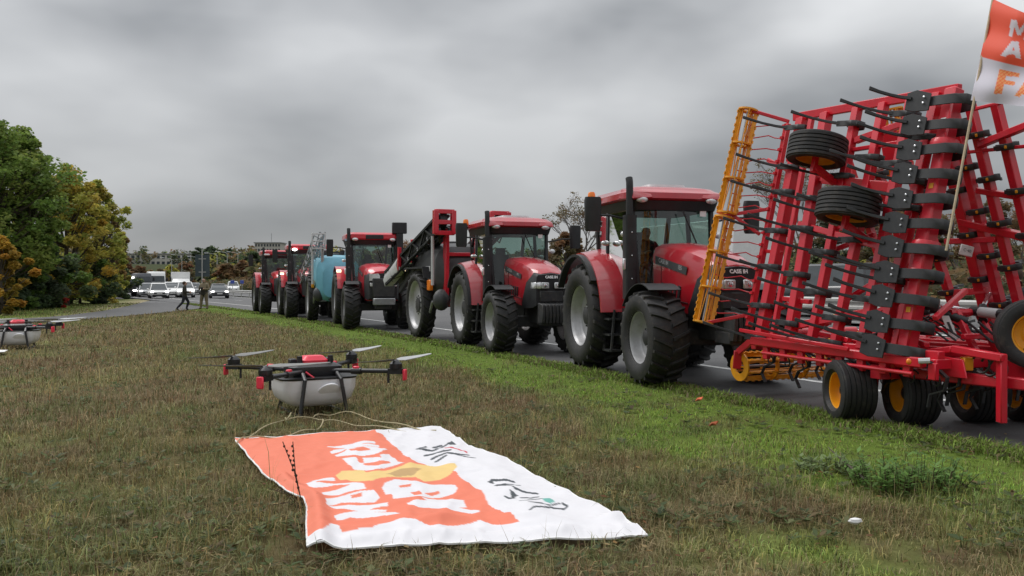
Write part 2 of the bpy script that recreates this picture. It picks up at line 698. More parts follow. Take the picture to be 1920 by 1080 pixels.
def ground():
    ang = [-PI + i * math.radians(6) for i in range(60)]
    ang = [a for a in ang if abs(a) > math.radians(54)] + [math.radians(-54 + 0.6 * i) for i in range(181)]
    ang = np.array(sorted(ang))
    r = 1.2 * 1.042 ** np.arange(190)
    r = r[r < 3200]
    A, R = np.meshgrid(ang, r)
    X = (np.sin(A) * R).ravel(); Y = (np.cos(A) * R).ravel()
    na, nr = len(ang), len(r)
    X = np.append(X, 0.0); Y = np.append(Y, 0.0)
    rm, s, tp = road_mask(X, Y)
    Z = np_hz(X, Y) - 0.03 + np.where(np.hypot(X, Y) < 70, (fbm(X * .6, Y * .6, 5) - .5) * 0.05, 0)
    Z = np.where((tp > -1.2) & (tp < 0.35), np.maximum(Z, -0.014), Z)
    Z = np.where((tp > 0.35) & (tp < 20.3), np_hz(X, Y) - 0.09, Z)
    Z = np.where(rm & (tp < 0), -0.06, Z)
    c, g = patch(X, Y)
    c = c * 0.8
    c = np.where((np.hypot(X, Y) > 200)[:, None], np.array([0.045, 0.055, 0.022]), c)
    # pale trodden earth beside the slip road
    pe = np.zeros(len(X))
    for q0, q1 in zip(SLIP_FAR[:-1], SLIP_FAR[1:]):
        dx, dy = q1.x - q0.x, q1.y - q0.y
        u = np.clip(((X - q0.x) * dx + (Y - q0.y) * dy) / (dx * dx + dy * dy), 0, 1)
        dd = np.hypot(X - q0.x - u * dx, Y - q0.y - u * dy)
        pe = np.maximum(pe, np.clip(1.2 - dd / (1.0 + 1.6 * (q0.y > 45)), 0, 1))
    c = c * (1 - pe[:, None] * .85) + np.array([0.34, 0.28, 0.19]) * pe[:, None] * .85
    fs = []
    ii = np.arange(na)
    i2 = (ii + 1) % na
    for j in range(nr - 1):
        fs.append(np.stack([j * na + ii, j * na + i2, (j + 1) * na + i2, (j + 1) * na + ii], 1))
    fs = np.concatenate(fs)
    fs = fs[:, ::-1]
    cap = len(X) - 1
    capf = np.stack([ii, np.full(na, cap), i2, i2], 1)
    V = np.stack([X, Y, Z], 1)
    fs = np.concatenate([fs, ])
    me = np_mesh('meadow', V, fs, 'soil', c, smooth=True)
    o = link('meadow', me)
    return tag(o, kind='structure')


ground()


def asphalt_mat():
    m = mat('asphalt', (0.072, 0.071, 0.072), 0.62, var=0.22, scale=0.35, bump=0.25, bscale=90)
    t = m.node_tree
    b = t.nodes['Principled BSDF']
    src = b.inputs['Base Color'].links[0].from_socket
    tcn = N(t, 'ShaderNodeTexCoord')
    nz = N(t, 'ShaderNodeTexNoise', ins={'Scale': 45.0, 'Detail': 6.0, 'Roughness': 0.75})
    t.links.new(tcn.outputs['Object'], nz.inputs['Vector'])
    n2_ = N(t, 'ShaderNodeTexNoise', ins={'Scale': 1.4, 'Detail': 7.0, 'Roughness': 0.65, 'Distortion': 1.2})
    t.links.new(tcn.outputs['Object'], n2_.inputs['Vector'])
    vo = N(t, 'ShaderNodeTexVoronoi', feature='DISTANCE_TO_EDGE', ins={'Scale': 0.33})
    ad = N(t, 'ShaderNodeVectorMath', operation='ADD')
    t.links.new(tcn.outputs['Object'], ad.inputs[0]); t.links.new(n2_.outputs['Color'], ad.inputs[1])
    t.links.new(ad.outputs[0], vo.inputs['Vector'])
    crack = M_(t, 'ADD', M_(t, 'MULTIPLY', M_(t, 'MINIMUM', M_(t, 'MULTIPLY', vo.outputs[0], 60.0), 1.0), 0.35), 0.65)
    k = M_(t, 'MULTIPLY', M_(t, 'ADD', M_(t, 'MULTIPLY', nz.outputs[0], 0.9), 0.55), M_(t, 'MULTIPLY', crack, M_(t, 'ADD', M_(t, 'MULTIPLY', n2_.outputs[0], 0.7), 0.65)))
    sc = N(t, 'ShaderNodeVectorMath', operation='SCALE')
    t.links.new(src, sc.inputs[0]); t.links.new(k, sc.inputs['Scale'])
    t.links.new(sc.outputs[0], b.inputs['Base Color'])


asphalt_mat()


def road_sheet(name, s0, s1, ds, tps, dz, m, parent=None, wig=0.0):
    ss = np.arange(s0, s1 + 1e-6, ds)
    vs_, fs = [], []
    for s in ss:
        for k, tp in enumerate(tps):
            w = wig * (float(fbm(np.array(s * 1.3), np.array(2.0), 9)) - .5) if k == 0 else 0
            tt = tp(s) if callable(tp) else tp
            p = on_road(s, tt + w)
            vs_.append((p.x, p.y, p.z + dz))
    n = len(tps)
    for i in range(len(ss) - 1):
        for j in range(n - 1):
            fs.append((i * n + j, i * n + j + 1, (i + 1) * n + j + 1, (i + 1) * n + j))
    mb = MB(); mb.add(vs_, fs)
    return mb.build(name, m, parent)


def rail_off(s):
    return 9.3 + 1.7 * sstep(60, 110, s)


road = tag(road_sheet('road', -40, 235, 1.0, [-0.12, 0.4, 1.6, 2.8, 4.0, 5.5, 7.5, lambda s: rail_off(s) + .1], 0.0, 'asphalt', None, 0.35), kind='structure')
opp = tag(road_sheet('opposite_carriageway', -40, 235, 2.0, [lambda s: rail_off(s) + 1.3, lambda s: rail_off(s) + 5.5, lambda s: rail_off(s) + 10.0], 0.0, 'asphalt'), kind='structure')
mb = MB(); mb.add([(p.x, p.y, -0.012) for p in slip], [tuple(range(len(slip)))])
tag(mb.build('slip_road', 'asphalt'), kind='structure')
# painted lines, flush with the asphalt
road_sheet('edge_line', -40, 150, 1.0, [2.50, 2.66], 0.006, 'paint_line', road)
for k in range(-4, 22):
    road_sheet('lane_dash', 6 + k * 9.0, 6 + k * 9.0 + 3.0, 1.0, [5.95, 6.08], 0.006, 'paint_line', road)
road_sheet('median_line', -40, 150, 1.0, [lambda s: rail_off(s) - .75, lambda s: rail_off(s) - .62], 0.006, 'paint_line', road)
road_sheet('edge_line', -40, 150, 2.0, [lambda s: rail_off(s) + 1.8, lambda s: rail_off(s) + 1.95], 0.006, 'paint_line', opp)


def guardrail(label, off, s0, s1, step=4.0):
    p0 = on_road(s0, off(s0))
    root = thing('guardrail', label, 'guardrail', p0)
    wave = [(0, .74), (.055, .70), (.055, .64), (0, .60), (0, .55), (.055, .51), (.055, .45), (0, .41)]
    s = s0
    while s < s1:
        e = min(s + step, s1)
        secs = []
        for q in (s, e):
            p = on_road(q, off(q))
            nrm = RN
            secs.append([p - nrm * (a + .06) + Vector((0, 0, b)) for a, b in wave] + [p - nrm * .05 + Vector((0, 0, b)) for a, b in reversed(wave)])
        MB().loft(secs).build('rail_beam', 'galvanised', root, origin=p0)
        p = on_road(s + .2, off(s))
        MB().box(p + Vector((0, 0, .32)), (.1, .07, .72), Matrix.Rotation(road_yaw(s), 3, 'Z')).build('post', 'galvanised', root, origin=p0)
        s = e
    return root


guardrail('long galvanised steel guardrail along the median behind the tractors', rail_off, -2, 150)


# ------------------------------------------------------------------ meadow grass (nobody could count it)
BANNER_POLY_PX = [(440, 832), (490, 893), (530, 925), (570, 948), (576, 962), (575, 1000), (577, 1045), (740, 1032), (1060, 1026), (1213, 1015), (1165, 985), (1120, 955), (1080, 942), (1030, 915), (950, 872), (880, 845), (825, 808)]
BANNER_XY = [(G(*p).x, G(*p).y) for p in BANNER_POLY_PX]


def make_blades(name, n, rmin, rmax, r0, hmean, hvar, width, label, mode='turf', seed=1):
    rg = np.random.default_rng(seed)
    # radial density ~ 1/r (per unit area 1/r^2) beyond r0, uniform inside
    A0 = (r0 * r0 - rmin * rmin) / 2 if r0 > rmin else 0
    A1 = r0 * r0 * math.log(rmax / r0)
    u = rg.random(n) * (A0 + A1)
    r = np.where(u < A0, np.sqrt(rmin * rmin + 2 * np.minimum(u, A0)), r0 * np.exp(np.maximum(u - A0, 0) / (r0 * r0)))
    a = np.radians(rg.uniform(-38, 37, n))
    x = np.sin(a) * r; y = np.cos(a) * r
    # clumping
    cn = fbm(x * 3.1, y * 3.1, 41) * .6 + fbm(x * 9, y * 9, 43, 2) * .4
    keep = rg.random(n) < np.clip(0.25 + (cn - .36) * 3.4, 0.08, 1)
    x, y, r = x[keep], y[keep], r[keep]
    rm, s, tp = road_mask(x, y)
    ok = ~rm & ~in_poly(x, y, BANNER_XY)
    fr = rg.random(len(x))
    ok &= ~((tp > -0.3) & (fr < 0.5))
    ok &= tp < 0.0
    x, y, r, tp = x[ok], y[ok], r[ok], tp[ok]
    n = len(x)
    c, g = patch(x, y)
    tall = fbm(x * .9, y * .9, 57)
    h = np.abs(rg.normal(hmean, hvar, n)) * (0.55 + 0.9 * tall) * (1 - 0.5 * g)
    h = np.clip(h, 0.02, 0.8)
    if mode == 'stalk':
        h *= np.clip(.35 + 1.5 * (tall - .3), .3, 1.25)
        c = c * 1.0 + np.array([0.07, 0.05, 0.025])
    w = width * np.maximum(1.0, r / 8.0) * rg.uniform(.6, 1.4, n)
    az = rg.uniform(0, 2 * PI, n)
    lean = rg.uniform(0.2, 1.9 if mode == 'turf' else .6, n)
    wx, wy = np.cos(az), np.sin(az)
    lx, ly = -np.sin(az + rg.normal(0, .6, n)), np.cos(az)
    base = np.stack([x, y, np.full(n, -0.03) + (fbm(x * .6, y * .6, 5) - .5) * 0.05], 1)
    mid = base + np.stack([lx * h * lean * .25, ly * h * lean * .25, h * .6], 1)
    tip = base + np.stack([lx * h * lean * .8, ly * h * lean * .8, h * (1 - .30 * np.minimum(lean, 2.2))], 1)
    wv = np.stack([wx * w, wy * w, np.zeros(n)], 1) * .5
    V = np.stack([base - wv, base + wv, mid - wv * .75, mid + wv * .75, tip], 1).reshape(-1, 3)
    o = np.arange(n)[:, None] * 5
    Fa = np.concatenate([o + np.array([0, 1, 3]), o + np.array([0, 3, 2]), o + np.array([2, 3, 4])], 1).reshape(-1, 3)
    var = rg.uniform(.62, 1.45, n)[:, None]
    hue = rg.normal(0, .10, n)[:, None] * np.array([1, -.2, -.4])
    cc = np.clip(c * var * (1 + hue) * 1.72, 0.01, .6)
    # matted clumps: greener, rusty and straw-coloured tussocks side by side
    f1 = fbm(x * 1.9, y * 1.9, 81)[:, None]; f2 = fbm(x * 4.6, y * 4.6, 83)[:, None]; f3 = fbm(x * 3.0 + 9, y * 3.0, 87)[:, None]
    cc = cc * (.35 + 1.3 * f2)
    gq = (1 - .7 * g)[:, None]
    kg = np.clip((f1 - .54) * 6, 0, .65); cc = cc * (1 - kg) + np.array([.130, .175, .058]) * var * kg
    kr = np.clip((.44 - f1) * 6, 0, .6) * gq; cc = cc * (1 - kr) + np.array([.195, .125, .075]) * var * kr
    ks = np.clip((f3 - .58) * 6, 0, .7) * gq; cc = cc * (1 - ks) + np.array([.300, .235, .130]) * var * ks
    # some dead and some fresh blades everywhere
    pick = rg.random(n)
    cc[pick < .10] = np.array([0.27, 0.215, 0.12]) * var[pick < .10]
    cc[(pick > .90)] = np.array([0.075, 0.105, 0.03]) * var[pick > .90]
    cc[(pick > .15) & (pick < .19)] = np.array([0.13, 0.065, 0.035]) * var[(pick > .15) & (pick < .19)]
    C = np.repeat(cc, 5, axis=0)
    me = np_mesh(name, V, Fa, 'blade', C)
    return tag(link(name, me), label, 'grass', kind='stuff')


make_blades('meadow_grass', 640000, 3.6, 75, 7.5, 0.075, 0.042, 0.0056, 'short dry brown and green meadow grass covering the verge', 'turf', 1)
def edge_tufts(n):
    rg = np.random.default_rng(12)
    sv = 3.0 * np.exp(rg.random(n) * math.log(70 / 3.0))
    tpv = rg.normal(-.05, .14, n) + (fbm(sv * 1.1, sv * 0, 9) - .5) * .35
    tv = np_edge(sv) + tpv
    x = RD.x * sv + RN.x * tv; y = RD.y * sv + RN.y * tv
    h = np.clip(rg.normal(.055, .03, n), .015, .16); w = .006 * np.maximum(1, sv / 9) * rg.uniform(.7, 1.6, n)
    az = rg.uniform(0, 2 * PI, n); ln = rg.uniform(.2, 1.6, n)
    base = np.stack([x, y, np.full(n, -.012)], 1)
    d = np.stack([np.cos(az), np.sin(az), np.zeros(n)], 1); wv = np.stack([-np.sin(az) * w, np.cos(az) * w, np.zeros(n)], 1)
    tip = base + d * (h * ln)[:, None] + np.array([0, 0, 1.0]) * (h * (1.1 - .35 * ln))[:, None]
    mid = base + d * (h * ln * .35)[:, None] + np.array([0, 0, 1.0]) * (h * .6)[:, None]
    V = np.stack([base - wv, base + wv, mid + wv * .7, mid - wv * .7, tip], 1).reshape(-1, 3)
    o = np.arange(n)[:, None] * 5
    Fa = np.concatenate([o + np.array([0, 1, 2]), o + np.array([0, 2, 3]), o + np.array([3, 2, 4])], 1).reshape(-1, 3)
    c, g = patch(x, y)
    c = c * rg.uniform(.7, 1.9, n)[:, None]
    br = rg.random(n) < .22
    c[br] = np.array([.22, .17, .10]) * rg.uniform(.5, 1.2, br.sum())[:, None]
    tag(link('verge_edge_grass', np_mesh('verge_edge_grass', V, Fa, 'blade', np.repeat(c, 5, axis=0))), 'ragged green grass creeping over the asphalt edge', 'grass', kind='stuff')


edge_tufts(60000)


def scatter_leaves(name, label, n, size, pal, mode, seed):
    """flat leaf shapes: broad weed rosettes or fallen leaves"""
    rg = np.random.default_rng(seed)
    r = 4.0 * np.exp(rg.random(n) * math.log(45 / 4.0)); a = np.radians(rg.uniform(-36, 36, n))
    x = np.sin(a) * r; y = np.cos(a) * r
    if mode == 'rosette':
        keep = fbm(x * .8, y * .8, 77) > rg.uniform(.35, .75, n)
        x, y = x[keep], y[keep]
        k = 7
        ph = rg.uniform(0, 2 * PI, len(x))
        sc_ = rg.uniform(.5, 1.5, len(x))
        az = (ph[:, None] + np.arange(k) * 2 * PI / k + rg.normal(0, .3, (len(x), k))).ravel()
        x = np.repeat(x, k); y = np.repeat(y, k); L_ = size * np.repeat(sc_, k) * rg.uniform(.6, 1.3, len(x)); up = rg.uniform(.1, .7, len(x))
    else:
        az = rg.uniform(0, 2 * PI, len(x)); L_ = size * rg.uniform(.5, 1.4, len(x)); up = rg.uniform(-.1, .3, len(x))
    rm, sv, tp = road_mask(x, y)
    ok = ~in_poly(x, y, BANNER_XY) & (tp < (0 if mode == 'rosette' else 1.5)) & (~rm | (mode != 'rosette'))
    x, y, az, L_, up, tp = x[ok], y[ok], az[ok], L_[ok], up[ok], tp[ok]
    n = len(x)
    z = np.where(tp > 0, .006, .012 if mode == 'rosette' else .045)
    b = np.stack([x, y, z], 1)
    d = np.stack([np.cos(az), np.sin(az), up], 1) * L_[:, None]
    w = np.stack([-np.sin(az), np.cos(az), rg.normal(0, .15, n)], 1) * (L_ * rg.uniform(.16, .30, n))[:, None]
    V = np.stack([b, b + d * .55 + w, b + d * np.array([1, 1, .75]), b + d * .55 - w], 1).reshape(-1, 3)
    pal = np.array(pal)
    c = pal[rg.integers(0, len(pal), n)] * rg.uniform(.6, 1.35, n)[:, None]
    tag(link(name, np_mesh(name, V, np.arange(4 * n).reshape(-1, 4), 'leaf', np.repeat(c, 4, axis=0))), label, 'plants' if mode == 'rosette' else 'leaves', kind='stuff')


scatter_leaves('meadow_weeds', 'low broad-leaved weeds scattered through the meadow', 9000, .060, [(.10, .135, .05), (.12, .16, .06), (.085, .12, .05), (.15, .16, .07), (.16, .12, .06)], 'rosette', 31)
scatter_leaves('fallen_leaves', 'fallen brown and yellow leaves lying on the verge', 2600, .045, [(.20, .09, .035), (.28, .17, .06), (.14, .07, .035), (.34, .25, .12), (.10, .06, .035)], 'fallen', 32)
make_blades('grass_stalks', 34000, 3.8, 60, 8.0, 0.23, 0.11, 0.0042, 'thin tall straw stalks standing out of the meadow', 'stalk', 2)

# ------------------------------------------------------------------ wheels
MESH_CACHE = {}


def wheel_meshes(R, W, rr, style, rim_mat):
    key = (R, W, rr, style, rim_mat)
    if key in MESH_CACHE:
        return MESH_CACHE[key]
    h = W / 2
    t = MB()
    lug = 0.058 * R if style == 'lug' else 0.0
    Rt = R - lug
    sh = 0.055 * R
    prof = [(rr, -h * .80), (rr + (Rt - rr) * .25, -h * .98), (rr + (Rt - rr) * .6, -h * 1.0), (Rt - sh, -h * .93), (Rt - sh * .3, -h * .80),
            (Rt, -h * .45), (Rt + .004, 0), (Rt, h * .45), (Rt - sh * .3, h * .80), (Rt - sh, h * .93), (rr + (Rt - rr) * .6, h * 1.0), (rr + (Rt - rr) * .25, h * .98), (rr, h * .80)]
    if style == 'rib':
        prof2 = []
        nr = 6
        for i in range(nr):
            y0 = -h * .86 + 1.72 * h * i / nr
            y1 = -h * .86 + 1.72 * h * (i + 1) / nr
            g = (y1 - y0) * .16
            prof2 += [(Rt - .018, y0), (Rt, y0 + g), (Rt, y1 - g), (Rt - .018, y1)]
        prof = prof[:4] + prof2 + prof[9:]
    t.lathe(prof, 44, closed=True)
    if style == 'lug':
        nl = 22
        for i in range(nl):
            for sd in (-1, 1):
                a = 2 * PI * (i + (0.5 if sd > 0 else 0)) / nl
                pts = []
                for q in range(4):
                    u = q / 3
                    an = a + (1 - u) * 0.0 + u * -0.17 * 1.0
                    y = sd * (h * .02 + u * h * .90)
                    rad = Rt - (sh * .75 if q == 3 else (sh * .12 if q == 2 else 0))
                    wd = 0.036 * R
                    da = wd / Rt
                    for (dr, dd) in ((-.02, -1.1), (-.02, 1.1), (lug, .75), (lug, -.75)):
                        ang = an + dd * da
                        pts.append((math.cos(ang) * (rad + dr), y, math.sin(ang) * (rad + dr)))
                fs = []
                for q in range(3):
                    for j in range(4):
                        fs.append((q * 4 + j, q * 4 + (j + 1) % 4, q * 4 + 4 + (j + 1) % 4, q * 4 + 4 + j))
                fs += [(0, 1, 2, 3), (12, 13, 14, 15)]
                t.add(pts, fs)
    tyre = t.mesh('tyre', 'rubber')
    r = MB()
    r.lathe([(rr + .012, h * .84), (rr + .02, h * .80), (rr - .015, h * .74), (rr * .93, h * .60), (rr * .90, h * .35), (rr * .84, h * .22), (rr * .55, h * .12),
             (rr * .42, h * .26), (rr * .30, h * .30), (0.01, h * .30)], 36)
    r.lathe([(rr + .012, -h * .84), (rr - .015, -h * .74), (rr * .9, -h * .3), (rr * .8, -h * .1), (.01, -h * .08)], 36)
    rim = r.mesh('rim', rim_mat)
    hb = MB()
    hb.lathe([(rr * .30, h * .26), (rr * .29, h * .44), (rr * .2, h * .50), (.01, h * .52)], 16)
    for i in range(10):
        an = 2 * PI * i / 10
        hb.box((math.cos(an) * rr * .37, h * .30, math.sin(an) * rr * .37), (rr * .06, h * .10, rr * .06))
    hub = hb.mesh('hub', 'dark' if rim_mat != 'yellow' else 'black')
    MESH_CACHE[key] = (tyre, rim, hub)
    return MESH_CACHE[key]


def wheel(root, name, pos, R, W, rr, side, style='lug', rim='silver', rot=None, spin=0.3):
    """side -1: outer face towards local -y"""
    tyre, rimm, hub = wheel_meshes(R, W, rr, style, rim)
    w = link(name, hub, root)
    w.location = pos
    if rot is not None:
        w.rotation_euler = rot
    else:
        w.rotation_euler = (0, spin, 0 if side > 0 else PI)
    link('tyre', tyre, w)
    link('rim', rimm, w)
    return w


def hood_ring(x, w, zb, zt, sq=0.0):
    return [Vector((x, y, z)) for y, z in ((-w, zb), (-w * 1.02, (zb + zt) / 2), (-w, zt - .20 + sq), (-w * .90, zt - .08 + sq * .5), (-w * .62, zt - .015), (0, zt + .012),
                                           (w * .62, zt - .015), (w * .90, zt - .08 + sq * .5), (w, zt - .20 + sq), (w * 1.02, (zb + zt) / 2), (w, zb))]


def rrect(cx, cy, hx, hy, r, z, n=3):
    pts = []
    for sx, sy, a0 in ((1, 1, 0), (-1, 1, PI / 2), (-1, -1, PI), (1, -1, 1.5 * PI)):
        for i in range(n + 1):
            a = a0 + PI / 2 * i / n
            pts.append(Vector((cx + sx * (hx - r) + r * math.cos(a), cy + sy * (hy - r) + r * math.sin(a), z)))
    return pts


def arc_shell(R, a0, a1, y0, y1, th, cx, cz, n=14, rise=0.0):
    """fender: shell round the y axis; angle from +x upward"""
    vs_, fs = [], []
    for i in range(n + 1):
        a = a0 + (a1 - a0) * i / n
        for (r, y) in ((R + rise, y0), (R, y1), (R + th, y1), (R + th + rise, y0)):
            vs_.append((cx + r * math.cos(a), y, cz + r * math.sin(a)))
    for i in range(n):
        for j in range(4):
            fs.append((i * 4 + j, i * 4 + (j + 1) % 4, i * 4 + 4 + (j + 1) % 4, i * 4 + 4 + j))
    fs += [(3, 2, 1, 0), tuple(n * 4 + j for j in range(4))]
    return MB().add(vs_, fs)


def person_mesh(name, J, R, colors, extra=None):
    """continuous skinned body. J joints, R radii, colors: bone -> colour"""
    bones = [('pelvis', 'spine'), ('spine', 'chest'), ('chest', 'neck'), ('neck', 'head0'), ('head0', 'head1'), ('head1', 'crown')]
    for sd in 'LR':
        bones += [('chest', 'sh' + sd), ('sh' + sd, 'el' + sd), ('el' + sd, 'wr' + sd), ('wr' + sd, 'ha' + sd),
                  ('pelvis', 'hip' + sd), ('hip' + sd, 'kn' + sd), ('kn' + sd, 'an' + sd), ('an' + sd, 'to' + sd)]
    names = list(J)
    me = bpy.data.meshes.new(name)
    me.from_pydata([J[k] for k in names], [(names.index(a), names.index(b)) for a, b in bones], [])
    ob = bpy.data.objects.new(name, me)
    COL.objects.link(ob)
    ob.modifiers.new('skin', 'SKIN')
    for i, k in enumerate(names):
        sv = me.skin_vertices[0].data[i]
        r = R[k]
        sv.radius = r if isinstance(r, tuple) else (r, r)
        sv.use_root = (k == 'pelvis')
    ss = ob.modifiers.new('sub', 'SUBSURF'); ss.levels = 2; ss.render_levels = 2
    dg = bpy.context.evaluated_depsgraph_get()
    ev = bpy.data.meshes.new_from_object(ob.evaluated_get(dg))
    bpy.data.objects.remove(ob)
    V = np.array([v.co[:] for v in ev.vertices])
    best = np.full(len(V), 1e9)
    C = np.zeros((len(V), 3))
    for a, b in bones:
        p, q = np.array(J[a]), np.array(J[b])
        d = q - p
        u = np.clip(((V - p) @ d) / max(1e-9, d @ d), 0, 1)
        ra = R[a] if not isinstance(R[a], tuple) else R[a][0]
        rb = R[b] if not isinstance(R[b], tuple) else R[b][0]
        dist = np.linalg.norm(V - p - u[:, None] * d, axis=1) / (ra * (1 - u) + rb * u)
        col = colors.get((a, b)) or colors.get(b) or colors.get(b[:2]) or (0.1, 0.1, 0.1)
        m = dist < best
        best[m] = dist[m]
        C[m] = col
    # face, ears, fingers joined to the same surface
    mb = MB()
    cols = []

    def addc(col):
        cols.extend([col] * (len(mb.v) - len(cols)))
    h0 = Vector(J['head0']); h1 = Vector(J['head1']); fw = Vector(J.get('_face', (0, 1, 0))) if '_face' in J else Vector((0, 1, 0))
    if extra:
        fw = Vector(extra.get('face', (0, 1, 0))).normalized()
    sdv = fw.cross(Vector((0, 0, 1))).normalized()
    skin = colors.get('head1', (0.45, 0.27, 0.2))
    c = (h0 + h1) / 2
    mb.ball(c + fw * .105 + Vector((0, 0, -.015)), (.016, .02, .03), 6, 5); addc(skin)
    for k in (-1, 1):
        mb.ball(c + fw * .085 + sdv * (.034 * k) + Vector((0, 0, .02)), (.012, .012, .009), 6, 5); addc((0.05, 0.03, 0.02))
        mb.ball(c + sdv * (.083 * k), (.018, .018, .032), 6, 5); addc(skin)
    mb.ball(c + fw * .09 + Vector((0, 0, -.055)), (.025, .012, .008), 6, 5); addc((0.3, 0.12, 0.1))
    for sd in 'LR':
        w, ha = Vector(J['wr' + sd]), Vector(J['ha' + sd])
        d = (ha - w).normalized()
        x, y, a = ortho(d)
        for k in range(4):
            b = ha + x * (.022 * (k - 1.5))
            ln = (.055, .065, .06, .045)[k]
            mb.tube([b - d * .02, b + d * ln * .5, b + d * ln * .8 + y * .02], [.011, .010, .007], 6); addc(colors.get('ha', skin))
        mb.tube([w + d * .03 + x * .02, w + d * .06 + x * .055, w + d * .1 + x * .06], [.013, .011, .008], 6); addc(colors.get('ha', skin))
    nv = len(ev.vertices)
    faces = [tuple(p.vertices) for p in ev.polygons] + [tuple(i + nv for i in f) for f in mb.f]
    allv = [tuple(v) for v in V] + mb.v
    bpy.data.meshes.remove(ev)
    me = bpy.data.meshes.new(name)
    me.from_pydata(allv, [], faces)
    a = me.color_attributes.new('Col', 'FLOAT_COLOR', 'POINT')
    cc = np.ones((len(allv), 4), dtype=np.float32)
    cc[:nv, :3] = C
    cc[nv:, :3] = np.array(cols)
    a.data.foreach_set('color', cc.ravel())
    me.polygons.foreach_set('use_smooth', [True] * len(me.polygons))
    me.materials.append(MATS['cloth'])
    return me


def std_joints():
    J = dict(pelvis=(0, 0, .95), spine=(0, 0, 1.12), chest=(0, 0, 1.34), neck=(0, .01, 1.49), head0=(0, .03, 1.585), head1=(0, .035, 1.67), crown=(0, .025, 1.735))
    R = dict(pelvis=(.15, .115), spine=(.145, .11), chest=(.165, .115), neck=.058, head0=.083, head1=.09, crown=.06)
    for sd, k in (('L', -1), ('R', 1)):
        J.update({'sh' + sd: (k * .19, 0, 1.41), 'el' + sd: (k * .24, -.03, 1.14), 'wr' + sd: (k * .25, .05, .90), 'ha' + sd: (k * .25, .08, .82),
                  'hip' + sd: (k * .10, 0, .90), 'kn' + sd: (k * .11, .03, .50), 'an' + sd: (k * .11, -.01, .09), 'to' + sd: (k * .12, .14, .04)})
        R.update({'sh' + sd: .072, 'el' + sd: .052, 'wr' + sd: .036, 'ha' + sd: .036, 'hip' + sd: .10, 'kn' + sd: .068, 'an' + sd: .05, 'to' + sd: .042})
    return J, R


